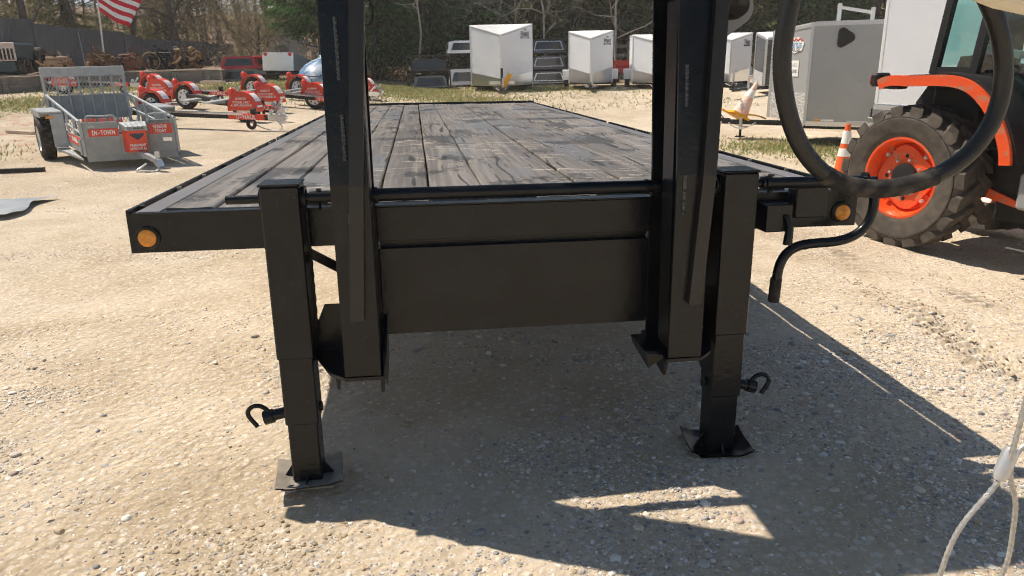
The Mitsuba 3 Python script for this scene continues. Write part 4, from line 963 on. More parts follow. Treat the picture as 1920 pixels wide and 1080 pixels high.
# the mesh ramp folded up at the rear
ry = UL + .03; rz0, rz1 = .22, 1.25
rp_ = put(k, 'ramp', U().box((-.04, ry, rz0), (-.001, ry + .045, rz1), .004).box((UW + .001, ry, rz0), (UW + .04, ry + .045, rz1), .004), galv, smooth=20)
put(rp_, 'top_plate', U().box((-.042, ry - .004, rz1 - .14), (UW + .042, ry + .05, rz1 + .005), .004), galv, smooth=20)
put(rp_, 'bottom_plate', U().box((-.0005, ry + .025, .46), (UW + .0005, ry + .03, .83)), galv_dull)
for x in np.linspace(.0, UW, 8)[1:-1]: put(rp_, 'upright', U().box((x - .012, ry, rz0), (x + .012, ry + .024, rz1 - .145), .003), galv)
c = U()
for i in range(-22, 40):
    for sg in (-1, 1):
        xa = i * .05; za = rz0; xb = xa + (rz1 - rz0 - .14) * .55; zb_ = rz1 - .14
        if sg < 0: xa, xb = UW - xa, UW - xb
        pa, pb = np.array([xa, za]), np.array([xb, zb_]); d_ = pb - pa
        ts = sorted(((0 - xa) / d_[0], (UW - xa) / d_[0])); t0, t1 = max(0, ts[0]), min(1, ts[1])
        if t1 - t0 > .02:
            q0, q1 = pa + d_ * t0, pa + d_ * t1
            c.bar((q0[0], ry + .034 + .003 * sg, q0[1]), (q1[0], ry + .034 + .003 * sg, q1[1]), .005, .007)
put(rp_, 'expanded_mesh', c, galv, kind='stuff')

# ================================================================== red tow dollies parked in rows
RD = unit(np.array([.9, -.43, 0])); SN = unit(np.array([-.43, -.9, 0]))       # rolling direction; the skirted outer side
def dolly(label, wheels, coupler, tongue_from=None, span=None):
    k = thing('tow_dolly', label, 'tow dolly', 'red tow dollies parked left of the flatbed')
    for (x, y), skirt in wheels:
        gz = float(G(x, y)); R_ = .265
        o = np.array([x, y, gz + R_ - .004])
        XL = lambda V, o=o: o + np.asarray(V)[:, :1] * RD + np.asarray(V)[:, 1:2] * SN + np.asarray(V)[:, 2:] * [0, 0, 1.0]
        n_ = lambda: B(XL)
        wh = put(k, 'wheel', n_().lathe([(R_ * .66, -.09), (R_ * .93, -.095), (R_, -.06), (R_, .06), (R_ * .93, .095), (R_ * .66, .09)], 30, (0, 0, 0), (0, 1, 0)), rubber, smooth=40)
        put(wh, 'rim', n_().lathe([(R_ * .67, .085), (R_ * .62, .05), (R_ * .34, .065), (R_ * .30, .085), (R_ * .12, .095), (.001, .095)], 24, (0, 0, 0), (0, 1, 0)), white2, smooth=30)
        c = n_()
        for i in range(8):
            t = 2 * math.pi * i / 8
            c.lathe([(.001, .006), (.018, .006), (.018, 0)], 8, (R_ * .5 * math.cos(t), .0595, R_ * .5 * math.sin(t)), (0, 1, 0))
        put(wh, 'rim_hole', c, dark, kind='stuff')
        # fender: an arch over the tyre
        th = np.linspace(math.pi * 1.04, -.16, 26); Rf = .342
        c = n_()
        for t0, t1 in zip(th[:-1], th[1:]):
            c.hull([(r_ * math.cos(t), y_, r_ * math.sin(t)) for t in (t0, t1) for r_ in (Rf - .014, Rf) for y_ in (-.12, .12)])
        for t0, t1 in zip(th[:-1], th[1:]):
            c.hull([(r_ * math.cos(t), y_, r_ * math.sin(t)) for t in (t0, t1) for r_ in (Rf - .045, Rf - .0145) for y_ in (.106, .12)])
        fd = put(k, 'fender', c, red, smooth=30)
        q = np.linspace(1.05, .42, 9)
        c = n_()
        for t0, t1 in zip(q[:-1], q[1:]): c.hull([((Rf + e_) * math.cos(t), y_, (Rf + e_) * math.sin(t)) for t in (t0, t1) for e_ in (.0005, .004) for y_ in (-.09, .08)])
        put(fd, 'white_decal', c, textw)
        q = np.linspace(.20, .08, 4)
        c = n_()
        for t0, t1 in zip(q[:-1], q[1:]): c.hull([((Rf + e_) * math.cos(t), y_, (Rf + e_) * math.sin(t)) for t in (t0, t1) for e_ in (.0005, .004) for y_ in (-.09, .08)])
        put(fd, 'lower_decal', c, textw)
        put(fd, 'rear_lamp_housing', n_().lathe([(.001, .13), (.04, .12), (.07, .08), (.085, .0), (.085, -.08)], 16, (-.26, -.01, .29), (-.55, 0, 1)), red, smooth=40)
        if skirt:
            ph = np.linspace(0, math.pi, 30)
            c = n_(); c.poly([((Rf - .03) * math.cos(t), (Rf - .03) * math.sin(t)) for t in ph] + [(-Rf + .03, -.03), (Rf - .03, -.03)], (0, .107, 0), (1, 0, 0), (0, 0, 1), (0, 1, 0), .013)
            sk = put(fd, 'skirt', c, red, smooth=20)
            for i, (txt, z_, w_) in enumerate((('WARNING', .18, .26), ('TOWING LIMIT', .11, .42), ('45 MPH MAXIMUM', .05, .50))):
                put(fd, 'lettering', n_().text(txt, .045, (0, .127, z_), (1, 0, 0) if True else 0, (0, 0, 1), .003, bold=False, center=True, width=w_) if False else n_().add(*_mir(n_, txt, z_, w_)), textw)
    # axle, pan and tongue
    (xa, ya), (xb, yb) = wheels[0][0], wheels[-1][0] if span is None else span
    za, zb_ = float(G(xa, ya)) + .30, float(G(xb, yb)) + .30
    m = np.array([(xa + xb) / 2, (ya + yb) / 2, (za + zb_) / 2])
    put(k, 'axle_beam', B().bar((xa, ya, za), (xb, yb, zb_), .10, .10), dark)
    e = unit(np.array([xb - xa, yb - ya, 0])); fwd = RD
    for q in (-.62, .62):
        put(k, 'wheel_ramp', B().hull([m + e * (q + i) + fwd * f_ + np.array([0, 0, z_]) for i in (-.17, .17) for f_, z_ in ((-.55, -.02), (.30, .03), (-.55, -.04), (.30, -.02), (.32, .09))]), galv_dull)
    cp = np.array([*coupler, float(G(*coupler)) + .25])
    m2 = m + np.array([0, 0, -.03])
    put(k, 'tongue', B().bar(m2, cp, .11, .09), dark)
    t_ = unit(cp - m2); sd = unit(np.cross(t_, [0, 0, 1]))
    put(k, 'tongue_rail', B().bar(m2 + sd * .075 + [0, 0, .045], m2 + (cp - m2) * .8 + sd * .06 + [0, 0, .045], .03, .03), alu)
    put(k, 'tongue_rail', B().bar(m2 - sd * .075 + [0, 0, .045], m2 + (cp - m2) * .8 - sd * .06 + [0, 0, .045], .03, .03), alu)
    a_ = m2 + (cp - m2) * .70 - sd * .060; b_ = m2 + (cp - m2) * .94 - sd * .060
    tp = put(k, 'red_band', B().bar(m2 + (cp - m2) * .70, m2 + (cp - m2) * .94, .122, .10), red)
    wv = unit(cp - m2)
    put(tp, 'brand_letters', B().text('U-HAUL', .075, (a_ + b_) / 2 + sd * (-.003 if (-sd)[1] < 0 else .123) + np.array([0, 0, -.035]), wv if (-sd)[1] < 0 else wv, (0, 0, 1), .003, center=True), textw)
    cpn = put(k, 'coupler', B().hull([cp + wv * q + sd * i * h_ + np.array([0, 0, z_]) for q, h_, z0, z1 in ((-.12, .06, -.05, .05), (.16, .05, -.05, .06), (.24, .03, -.02, .03)) for i in (-1, 1) for z_ in (z0, z1)]), alu, smooth=20)
    put(cpn, 'lever', B().bar(cp + wv * .02 + [0, 0, .06], cp + wv * .16 + [0, 0, .20], .04, .03).bar(cp - wv * .1 + [0, 0, .06], cp - wv * .05 + [0, 0, .14], .05, .05), alu_dull)
    put(cpn, 'ball_ring', B().lathe([(.05, -.06), (.06, -.02), (.05, .0)], 14, cp + wv * .14 + [0, 0, -.04], (0, 0, 1)), alu_dull, smooth=40)
    put(k, 'strap_ratchet', B().box(cp - wv * .45 + [-.05, -.05, .05], cp - wv * .45 + [.05, .05, .16], .02), dark)
    put(k, 'tongue_wheel', B().lathe([(.05, 0), (.10, .0), (.11, .02), (.10, .04), (.05, .04)], 16, cp - wv * .55 - sd * .02 + [0, 0, -.13], -sd), rubber, smooth=40)
    put(k, 'chain', B().tube(spline([cp + [0, 0, -.04], cp + wv * .05 - sd * .1 + [0, 0, -.2], cp - wv * .3 - sd * .12 + [0, 0, -.225], cp - wv * .5 + [0, 0, -.08]], 18), .012, 6), alu_dull, smooth=40)
    return k
def _mir(n_, txt, z_, w_):
    m = meshkit.text_mesh(txt, .045, .003, False); v = np.array(m.vertices)
    v[:, 0] *= w_ / np.ptp(v[:, 0]); v[:, 0] -= (v[:, 0].max() + v[:, 0].min()) / 2
    return np.stack([v[:, 0], .1205 + v[:, 2], z_ + v[:, 1]], 1), np.array(m.faces)
dolly('red tow dolly whose long tongue ends nearest the flatbed, left wheel beside the utility trailer', [((-5.36, 16.9), False), ((-5.55, 14.55), True)], (-2.52, 14.45))
dolly('red tow dolly with a lettered round skirt in the middle of the group', [((-3.36, 16.05), True), ((-5.15, 18.55), False)], (-2.74, 16.05))
dolly('red tow dolly right behind the lettered one, its tongue reaching behind the left mast', [((-3.18, 17.75), True), ((-4.02, 20.55), False)], (-1.62, 17.95))
dolly('red tow dolly furthest right, half hidden by the left mast', [((-2.26, 18.5), True), ((-2.94, 20.85), False)], (-1.10, 20.1))
dolly('red tow dolly standing directly behind the utility trailer front wheel dolly, tall fender up', [((-6.02, 19.6), True), ((-6.75, 21.4), False)], (-4.2, 19.2))
dolly('red tow dolly seen through the mesh of the ramp', [((-9.75, 23.4), True), ((-10.6, 25.0), False)], (-7.6, 22.6))
dolly('red tow dolly of which only one fender shows right of the left mast', [((-1.33, 21.3), True), ((-2.0, 23.1), False)], (-.95, 21.25))

# ================================================================== terrace with retaining wall, old engines, old tractor, fence, flag
scene['terrace'] = mikit.ply(B().add([(-30, 22.0, .93), (-12.2, 24.02, .93), (-9.35, 27.25, .93), (-6.65, 28.2, .93), (-6.7, 34, .93), (-9.0, 44, .93), (-30, 60, .93)] + [(-30, 22.0, 0), (-12.2, 24.02, 0), (-9.35, 27.25, 0), (-6.65, 28.2, 0), (-6.7, 34, 0), (-9.0, 44, 0), (-30, 60, 0)],
    [[0, 1, 2], [0, 2, 3], [0, 3, 4], [0, 4, 5], [0, 5, 6]] + [x for i in range(6) for x in ([i, i + 7, i + 8], [i, i + 8, i + 1])]).mesh(), groundm)
labels['terrace'] = {'kind': 'structure', 'label': 'raised earth terrace held by the timber wall'}
k = thing('retaining_wall', 'weathered grey timber retaining wall along the foot of the fence', 'wall')
nodes = [(-16.5, 22.6), (-12.15, 23.95), (-9.3, 27.18), (-6.6, 28.13)]
for (xa, ya), (xb, yb) in zip(nodes[:-1], nodes[1:]):
    n_ = 3
    for j in range(3):
        z0 = .48 + j * .155 - (.2 if j == 0 else 0); z1 = .48 + (j + 1) * .155 - .008
        put(k, 'timber', B().bar((xa, ya, (z0 + z1) / 2), (xb, yb, (z0 + z1) / 2), .10, z1 - z0), timber)
    put(k, 'cap_board', B().bar((xa, ya, .965), (xb, yb, .965), .22, .035), paleboard if xa > -10 else timber)
    ln = math.hypot(xb - xa, yb - ya); nrm = unit(np.array([yb - ya, -(xb - xa), 0])); nrm = nrm if nrm[1] < 0 else -nrm
    for t in np.arange(.12, 1.0, 1.05 / ln):
        q = np.array([xa + (xb - xa) * t, ya + (yb - ya) * t, 0]) + nrm * .11
        put(k, 'wall_post', B().box(q + [-.07, -.06, .30], q + [.07, .06, .90], .008), timber)
k = thing('panel_fence', 'tall dark grey corrugated panel fence stepping down to the right', 'fence')
fpts = [((-30, 16, 3.0), None), ((-13.02, 27.5, 2.69), 2.71), ((-12.86, 29.3, 2.73), 2.6), ((-12.39, 32, 2.485), 2.49), ((-11.8, 34.8, 2.423), 2.34), ((-11.45, 36, 2.2), 2.16), ((-9.82, 40.5, 2.04), 1.98), ((-9.1, 42.2, 1.97), None)]
for i in range(len(fpts) - 1):
    (xa, ya, _), za = fpts[i]; (xb, yb, zb_), _ = fpts[i + 1]
    z1 = (za or 2.9); zE = zb_
    d_ = np.array([xb - xa, yb - ya, 0]); ln = np.linalg.norm(d_); d_ /= ln; nn = np.array([d_[1], -d_[0], 0])
    npn = max(1, int(round(ln / 2.3)))
    for j in range(npn):
        s0, s1 = ln * j / npn, ln * (j + 1) / npn - .012
        t = np.linspace(s0, s1, 4 * int((s1 - s0) / .15) + 1); t = t[: len(t)]
        wv = .022 * np.array([0, 0, 1, 1])[np.arange(len(t)) % 4]
        top = z1 + (zE - z1) * t / ln
        V = np.concatenate([np.array([xa, ya, 0]) + t[:, None] * d_ + wv[:, None] * nn + np.stack([0 * t, 0 * t, zz], 1) for zz in (0 * t + .85, top)])
        m = len(t); r = np.arange(m - 1)
        put(k, 'panel', B().add(V, np.stack([r, r + 1, r + 1 + m, r + m], 1)), fencem)
    put(k, 'fence_post', B().box((xb - .04, yb - .12, .85), (xb + .04, yb - .04, max(zE - .02, 1.5)), .01), fencem)
put(k, 'prop', B().bar((-9.95, 35.0, .93), (-10.45, 38.4, 1.9), .06, .06), grey)
put(k, 'prop', B().bar((-11.9, 30.6, .95), (-12.45, 31.9, 2.45), .05, .05), grey)

# flag on its pole
k = thing('flagpole', 'thin leaning metal flagpole rising behind the utility trailer', 'flagpole')
put(k, 'pole', B().tube([(-10.50, 28.6, .93), (-10.24, 28.6, 5.0)], [.032, .024], 12), alu_dull, smooth=40)
put(k, 'finial', B().lathe([(.001, .06), (.04, .04), (.05, 0), (.04, -.04), (.001, -.06)], 14, (-10.236, 28.6, 5.06), (0, 0, 1)), tanm, smooth=40)
def flag_col(p, n, uv):
    st = dr.floor(uv.y * 13.0)
    odd = st - 2 * dr.floor(st * .5)
    c = mix((.58, .025, .045), (.80, .79, .77), odd)
    canton = (uv.x < .40) & (uv.y > 6.0 / 13.0)
    sx, sy = uv.x / .40 * 11.0, (uv.y - 6.0 / 13.0) / (7.0 / 13.0) * 9.0
    cx, cy = dr.floor(sx), dr.floor(sy)
    d = dr.square(sx - cx - .5) + dr.square(sy - cy - .5)
    par = (cx + cy) - 2 * dr.floor((cx + cy) * .5)
    star = dr.select((d < .12) & (par < .5), mi.Float(1), mi.Float(0))
    return dr.select(canton, mix((.02, .035, .14), (.80, .80, .80), star), c)
flagm = pri('mat_flag', proc(flag_col), .7, spec=.2)
nu, nv_ = 60, 34
u, v = np.meshgrid(np.linspace(0, 1, nu), np.linspace(0, 1, nv_), indexing='ij')
hb, ht = np.array([-10.385, 28.6, 2.95]), np.array([-10.265, 28.6, 4.75])
fb, ft = np.array([-9.30, 28.0, 2.36]), np.array([-8.3, 28.3, 3.95])
Pf = (1 - u)[..., None] * ((1 - v)[..., None] * hb + v[..., None] * ht) + u[..., None] * ((1 - v)[..., None] * fb + v[..., None] * ft)
wv = np.sin(u * 9 + v * 2.5) * .085 * u + np.sin(u * 17 - v * 3) * .025 * u
Pf = Pf + wv[..., None] * np.array([.25, .9, .15]) + (np.sin(u * np.pi) * -.05)[..., None] * np.array([0, 0, 1])
i0 = (np.arange(nu - 1)[:, None] * nv_ + np.arange(nv_ - 1)).ravel()
k = thing('flag', 'red and white striped national flag blowing from the leaning pole', 'flag')
scene[k] = mikit.ply((Pf.reshape(-1, 3), np.stack([i0, i0 + nv_, i0 + nv_ + 1, i0 + 1], 1)), flagm, smooth=True, uv=np.stack([u.ravel(), v.ravel()], 1))

# rusty engines on the terrace
def engine(label, x, y, s, m, seed, rot=0.0, ring=False):
    g = np.random.default_rng(seed)
    k = thing('old_engine', label, 'engine', 'old engines in a row on the timber wall')
    c_, s_ = math.cos(rot), math.sin(rot)
    X = lambda V: np.array([x, y, .93]) + s * (np.asarray(V) @ np.array([[c_, s_, 0], [-s_, c_, 0], [0, 0, 1.0]]))
    put(k, 'block', B(X).hull([(a_, b_, z_) for a_, b_ in ((-.42, -.2), (.42, -.2), (.42, .2), (-.42, .2)) for z_ in (.18, .52)] + [(a_ * .9, b_, .05) for a_ in (-.4, .4) for b_ in (-.12, .12)]), m, smooth=20)
    put(k, 'cylinder_head', B(X).box((-.36, -.15, .525), (.36, .13, .66), .03), m, smooth=30)
    for i in range(4):
        a0 = np.array([g.uniform(-.30, .30), g.uniform(-.1, .1), .62]); d_ = g.uniform(.05, .15, 3)
        put(k, 'top_casting', B(X).hull(a0 + (g.random((14, 3)) - .5) * 2 * d_ * [1.2, 1, 1.2]), [rust, dark, m][g.integers(3)], smooth=25)
    put(k, 'air_stack', B(X).tube([(g.uniform(-.3, .3), 0, .6), (g.uniform(-.3, .3), .05, g.uniform(.78, .95))], [.05, .04], 10), [rust, m][g.integers(2)], smooth=40)
    put(k, 'flywheel', B(X).lathe([(.001, .0), (.20, .0), (.27, .01), (.29, .03), (.27, .06), (.10, .07), (.001, .07)], 24, (.425, 0, .30), (1, 0, 0)), rust, smooth=30)
    put(k, 'pulley', B(X).lathe([(.001, .0), (.12, .0), (.09, .03), (.12, .06), (.001, .06)], 18, (-.43, 0, .30), (-1, 0, 0)), tanm, smooth=30)
    for i in range(6):
        a0 = np.array([g.uniform(-.4, .4), -.2, g.uniform(.2, .6)])
        q = a0 + np.array([g.uniform(-.2, .2), -.10, g.uniform(-.1, .1)]); e_ = q + np.array([g.uniform(-.3, .3), g.uniform(0, .05), g.uniform(-.05, .30)])
        put(k, 'pipe', B(X).tube(spline([a0, q, e_], 10), g.uniform(.018, .04), 8), [rust, dark, m, tanm][g.integers(4)], smooth=40)
    for i in range(5):
        a0 = np.array([g.uniform(-.38, .38), -.21, g.uniform(.15, .6)]); d_ = g.uniform(.04, .10, 3)
        put(k, 'fitting', B(X).box(a0 - d_, a0 + d_, .015), [rust, dark, m][g.integers(3)], smooth=20)
    if ring: put(k, 'hoop', B(X).tube([(-.35 + .30 * math.cos(t), -.30, .36 + .30 * math.sin(t)) for t in np.linspace(0, 2 * np.pi, 30)], .018, 8), tanm, smooth=40)
engine('tan rusty engine block at the left end of the row of engines', -11.25, 26.8, .85, tanm, 1, .2)
engine('brown rusty engine left of the flagpole', -10.25, 27.6, .92, rust, 2, .8)
engine('dark red rusty engine just right of the flagpole', -9.40, 27.9, .90, rust2, 3, -.35)
engine('black and rusty engine with a pale hoop leaning on it', -8.45, 28.2, .95, dark, 4, .15, True)
engine('old yellow painted engine at the right end of the row', -7.85, 28.9, 1.12, yrust, 5, 1.0)
solo('angled_board', 'pale board lying at the left end of the engine row', 'board', B().bar((-12.0, 26.3, .96), (-11.3, 26.6, 1.10), .22, .03), paleboard)
k = thing('old_tractor', 'old teal tractor with a pale slotted grille at the left edge of the yard', 'tractor')
tx, ty = -12.75, 26.7
q = lambda a_, b_, m_, nm, bev=.02: put(k, nm, B().box((tx + a_[0], ty + a_[1], .93 + a_[2]), (tx + b_[0], ty + b_[1], .93 + b_[2]), bev), m_, smooth=20)
gr = q((-.40, -.04, .45), (.36, .0, 1.02), grillem, 'grille', .015)
for i in range(6): put(gr, 'slot', B().box((tx - .34 + i * .115, ty - .046, 1.42), (tx - .34 + i * .115 + .07, ty - .0405, 1.76)), dark)
q((-.40, .001, .45), (.36, 1.3, 1.0), tealp, 'hood', .05); q((-.3, .05, .10), (.28, 1.5, .449), tealp, 'engine', .03)
for s in (-1, 1):
    wh = put(k, 'front_wheel', B().lathe([(.16, 0), (.26, 0), (.28, .04), (.28, .14), (.26, .18), (.16, .18)], 24, (tx - .02 + (.42 if s > 0 else -.60), ty + .15, 1.21), (1, 0, 0)), rubber, smooth=40)
    put(wh, 'rim', B().lathe([(.165, .02), (.08, .05), (.001, .05)], 18, (tx - .02 + (.42 if s > 0 else -.60), ty + .15, 1.21), (1, 0, 0)), tealp, smooth=40)
    put(k, 'rear_wheel', B().lathe([(.2, 0), (.40, 0), (.44, .05), (.44, .20), (.40, .25), (.2, .25)], 30, (tx - .02 + (.28 if s > 0 else -.75), ty + 1.5, 1.37), (1, 0, 0)), rubber, smooth=40)

# ================================================================== truck toppers
def topper(label, x, y, z, w, l, h, m, a=0.0, parent=None, frame=None, group=None):
    k = thing('truck_topper', label, 'truck topper', group)
    c_, s_ = math.cos(a), math.sin(a)
    X = lambda V: np.array([x, y, z]) + np.asarray(V) @ np.array([[c_, s_, 0], [-s_, c_, 0], [0, 0, 1.0]])
    P = []
    for yy in (0, l):
        for fx, fz in ((.5, 0), (.5, .12), (.455, .80), (.42, .93), (.30, 1.0)):
            for s in (-1, 1): P.append((s * fx * w, yy + (.06 * fz if yy == 0 else -.10 * fz), fz * h))
    put(k, 'shell', B(X).hull(P), m, smooth=35)
    wf = lambda s0, s1, z0, z1, off: [(sx * w * (s0 if zz == z0 else s1), .06 * zz / h - off if True else 0, zz) for sx in (-1, 1) for zz in (z0, z1)]
    put(k, 'window_frame', B(X).hull([(sx * w * (.44 if zz < h / 2 else .36), .06 * zz / h - o_, zz) for sx in (-1, 1) for zz in (h * .18, h * .86) for o_ in (.004, -.02)]), frame or alu_dull)
    put(k, 'rear_window', B(X).hull([(sx * w * (.41 if zz < h / 2 else .335), .06 * zz / h - o_, zz) for sx in (-1, 1) for zz in (h * .23, h * .81) for o_ in (.012, .003)]), dglass)
    for s in (-1, 1):
        put(k, 'side_window', B(X).hull([(s * (w * (.5 - .045 * (zz / h - .12) / .68) + o_), yy, zz) for yy in (l * .15, l * .80) for zz in (h * .28, h * .74) for o_ in (-.004, .006)]), dglass)
    put(k, 'trim', B(X).box((-.505 * w, -.008, -.015), (.505 * w, l, .03), .005), m if frame is None else frame)
    return k
# red one on the grey one
topper('grey truck topper lying on the ground under the red one', -6.03, 28.6, .50, 1.42, 2.3, .44, cap_grey, -.12, frame=cap_grey)
topper('glossy red truck topper stacked on the grey one', -6.03, 28.55, .955, 1.25, 2.1, .41, cap_red, -.12, frame=cap_red)
gz = lambda x, y: float(zat([[x, y]])[0])
# dark pair left, on a frame
topper('black truck topper with two part window on a rack left of the white ones', .62, 29.0, .71, 1.30, 2.0, .40, cap_black, 0, frame=cap_black)
topper('silver topped truck topper standing on the ground under the black one', .66, 29.0, gz(.66, 29.0) + .03, 1.25, 2.0, .44, cap_grey, 0, frame=cap_black)
def rack(label, x0, x1, y0, y1, z0, zs):
    k = thing('steel_rack', label, 'rack')
    for x in (x0, x1):
        for y in (y0, y1): put(k, 'rack_post', B().box((x - .025, y - .025, z0), (x + .025, y + .025, zs[-1]), .004), dark)
    for z in zs[:-1] + [zs[-1] - .05]:
        for y in (y0, y1): put(k, 'beam', B().box((x0 + .026, y - .02, z - .045), (x1 - .026, y + .02, z - .001), .004), dark)
        for x in (x0, x1): put(k, 'side_beam', B().box((x - .02, y0 + .026, z - .045), (x + .02, y1 - .026, z - .001), .004), dark)
    return k
rack('dark steel rack carrying the black truck topper', -.16, 1.40, 29.1, 30.9, gz(.6, 29.5), [.68, 1.30])
topper('white truck topper on top of the rack left of the largest white trailer', 2.12, 31.0, 1.30, 1.32, 2.1, .46, white, 0, frame=white2)
topper('white truck topper with a small dark window on the ground below the rack', 2.12, 31.0, .08, 1.36, 2.1, .60, white, 0, frame=white2)
rack('dark steel rack holding the white truck toppers', 1.38, 2.86, 31.05, 33.1, gz(2, 32), [.74, 1.27])
topper('dark blue truck topper at the top of the rack between two white trailers', 5.46, 31.0, 1.24, 1.38, 2.1, .50, cap_blue, 0)
topper('dark blue truck topper on the middle shelf of the rack between two white trailers', 5.46, 31.0, .61, 1.38, 2.1, .50, cap_blue, 0)
topper('dark blue truck topper with a silver edge on the bottom shelf between two white trailers', 5.46, 31.0, .06, 1.42, 2.1, .46, cap_blue, 0, frame=alu)
rack('dark steel rack with three blue truck toppers', 4.70, 6.22, 31.05, 33.1, gz(5.4, 32), [.04 + .02, .59, 1.22, 1.80])

# the snowmobile trailer seen from behind, blue tarp, shed, bits on the ground
k = thing('tilt_trailer', 'trailer with a white tail panel and two round red lights beside the red topper', 'trailer')
put(k, 'tail_panel', B().hull([(x, y + o_, z) for x, z, y in ((-5.16, .875, 28.2), (-4.12, .835, 28.2), (-5.10, 1.485, 28.1), (-4.06, 1.455, 28.1)) for o_ in (0, .04)]), white)
put(k, 'body', B().hull([(x, y, z) for x, y, z in ((-5.14, 28.245, .88), (-4.13, 28.245, .84), (-5.09, 28.145, 1.48), (-4.07, 28.145, 1.45), (-4.55, 31.0, .80), (-3.35, 30.6, .72), (-4.55, 31.0, 1.0), (-3.35, 30.6, .90))]), grey)
put(k, 'dark_side', B().hull([(-4.075, 28.18, 1.44), (-4.12, 28.25, .85), (-3.30, 30.2, .72), (-3.30, 30.2, .98), (-4.05, 28.18, 1.44), (-4.10, 28.25, .85), (-3.28, 30.2, .72), (-3.28, 30.2, .98)]), cap_grey)
for x, z in ((-5.0, 1.42), (-4.17, 1.40)): put(k, 'tail_light', B().lathe([(.001, .02), (.05, .018), (.065, .0)], 18, (x, 28.105, z), (0, -1, .1)), lensred, smooth=40)
put(k, 'badge', B().text('Pearl', .10, (-4.72, 28.128, 1.36), (1, 0, -.02), (0, .15, 1), .004, center=True, width=.22).text('SERIES', .05, (-4.62, 28.14, 1.28), (1, 0, -.02), (0, .15, 1), .004, center=True, width=.24), textd)
for x in (-5.0, -4.2): put(k, 'wheel', B().lathe([(.15, 0), (.25, 0), (.26, .03), (.26, .13), (.25, .16), (.15, .16)], 22, (x, 29.3, .50 + .255), (1, 0, 0)), rubber, smooth=40)
put(k, 'frame', B().box((-5.0, 28.5, .70), (-4.0, 30.4, .80), .01), dark)
k = thing('tarped_boat', 'low load wrapped in a blue and silver tarp left of the left mast', 'tarp')
u, v = np.meshgrid(np.linspace(0, 2 * np.pi, 40), np.linspace(0, 1, 14), indexing='ij')
rx = .72 * (1 - v ** 2.2) ** .5 + .02; hh = v
Pt = np.stack([-3.12 + rx * np.cos(u), 27.2 + 1.3 * rx / .72 * np.sin(u), .44 + .82 * hh * (1 + .12 * np.cos(u - .5))], -1)
Pt += (meshkit.fbm(Pt * 2.6, 3, 3)[..., None] - .5) * .16 + (meshkit.noise(Pt * 9, 4)[..., None] - .5) * .05
i0 = (np.arange(39)[:, None] * 14 + np.arange(13)).ravel()
scene[k + '__tarp'] = mikit.ply((Pt.reshape(-1, 3), np.stack([i0, i0 + 14, i0 + 15, i0 + 1], 1)), tarp_b, smooth=40)
scene[k + '__tie_rope'] = mikit.ply(B().tube([(-3.12 + .80 * math.cos(t), 27.2 + 1.42 * math.sin(t), .72 + .03 * math.sin(5 * t)) for t in np.linspace(0, 2 * np.pi, 50)], .014, 6).mesh(), dark, smooth=40)
k = thing('pale_shed', 'pale grey gabled shed showing between the trees behind the trailers', 'shed')
put(k, 'wall', B().hull([(x, y, z) for x, z in ((-6.95, .3), (-6.95, 2.0), (-6.25, 2.75), (-5.5, 2.0), (-5.5, .3)) for y in (40, 43)]), shedm)
for s, xa, xb in ((1, -6.25, -7.15), (-1, -6.25, -5.30)): put(k, 'roof', B().hull([(x, y, z + q) for x, z in ((xa, 2.78), (xb, 1.85)) for y in (39.85, 43.2) for q in (0, .05)]), roofm)
put(k, 'door', B().box((-6.55, 39.96, .35), (-5.95, 39.998, 1.8), .01), grey)
k = thing('pale_shed', 'low pale shed wall half hidden by the left mast', 'shed')
put(k, 'wall', B().hull([(x, y, z) for x, z in ((-4.9, .3), (-4.9, 1.75), (-3.6, 1.45), (-3.6, .3)) for y in (40, 42)]), shedm)
put(k, 'roof', B().hull([(x, y, z + q) for x, z in ((-5.05, 1.80), (-3.45, 1.43)) for y in (39.85, 42.2) for q in (0, .05)]), roofm)
k = thing('house', 'distant pale house behind the conifers', 'house')
put(k, 'wall', B().box((.6, 52, 0), (7.5, 58, 3.2)), shedm)
put(k, 'roof', B().hull([(x, y, z) for x, y, z in ((.3, 51.7, 3.2), (7.8, 51.7, 3.2), (.3, 58.3, 3.2), (7.8, 58.3, 3.2), (.3, 55, 5.2), (7.8, 55, 5.2))]), roofm)
for x in (1.5, 3.4, 5.6):
    w_ = put(k, 'window', B().box((x, 51.96, 1.2), (x + .9, 51.998, 2.4), .01), white2)
    put(w_, 'pane', B().box((x + .08, 51.95, 1.28), (x + .82, 51.9585, 2.32)), dglass)
gz2 = lambda x, y: float(zat([[x, y]])[0])
def ground_board(nm, label, a, b_, w_, h_, m, cat='board'):
    za, zb_ = gz2(*a), gz2(*b_)
    solo(nm, label, cat, B().bar((*a, za + h_ * .6), (*b_, zb_ + h_ * .6), w_, h_), m)
ground_board('loose_plank', 'short pale plank lying on the gravel left of the utility trailer', (-7.55, 15.4), (-6.95, 15.05), .14, .05, paleboard)
ground_board('steel_bar', 'dark steel bar lying on the gravel at the left edge', (-5.6, 10.55), (-4.85, 10.55), .07, .05, dark, 'bar')
ground_board('loose_plank', 'pale plank leaning flat before the timber wall', (-6.95, 27.1), (-6.15, 26.5), .22, .10, paleboard)
ground_board('loose_plank', 'thin pale board on the grass in front of the timber wall', (-6.75, 24.6), (-6.2, 24.5), .25, .04, paleboard)
u, v = np.meshgrid(np.linspace(0, 1, 22), np.linspace(0, 1, 16), indexing='ij')
Pt = np.stack([-4.75 + .95 * u + .05 * np.sin(v * 7), 7.25 + 1.0 * v + .12 * u, 0 * u], -1)
Pt[..., 2] = zat(Pt[..., :2]) + .018 + .045 * meshkit.fbm(Pt * 3.1, 3, 8)
i0 = (np.arange(21)[:, None] * 16 + np.arange(15)).ravel()
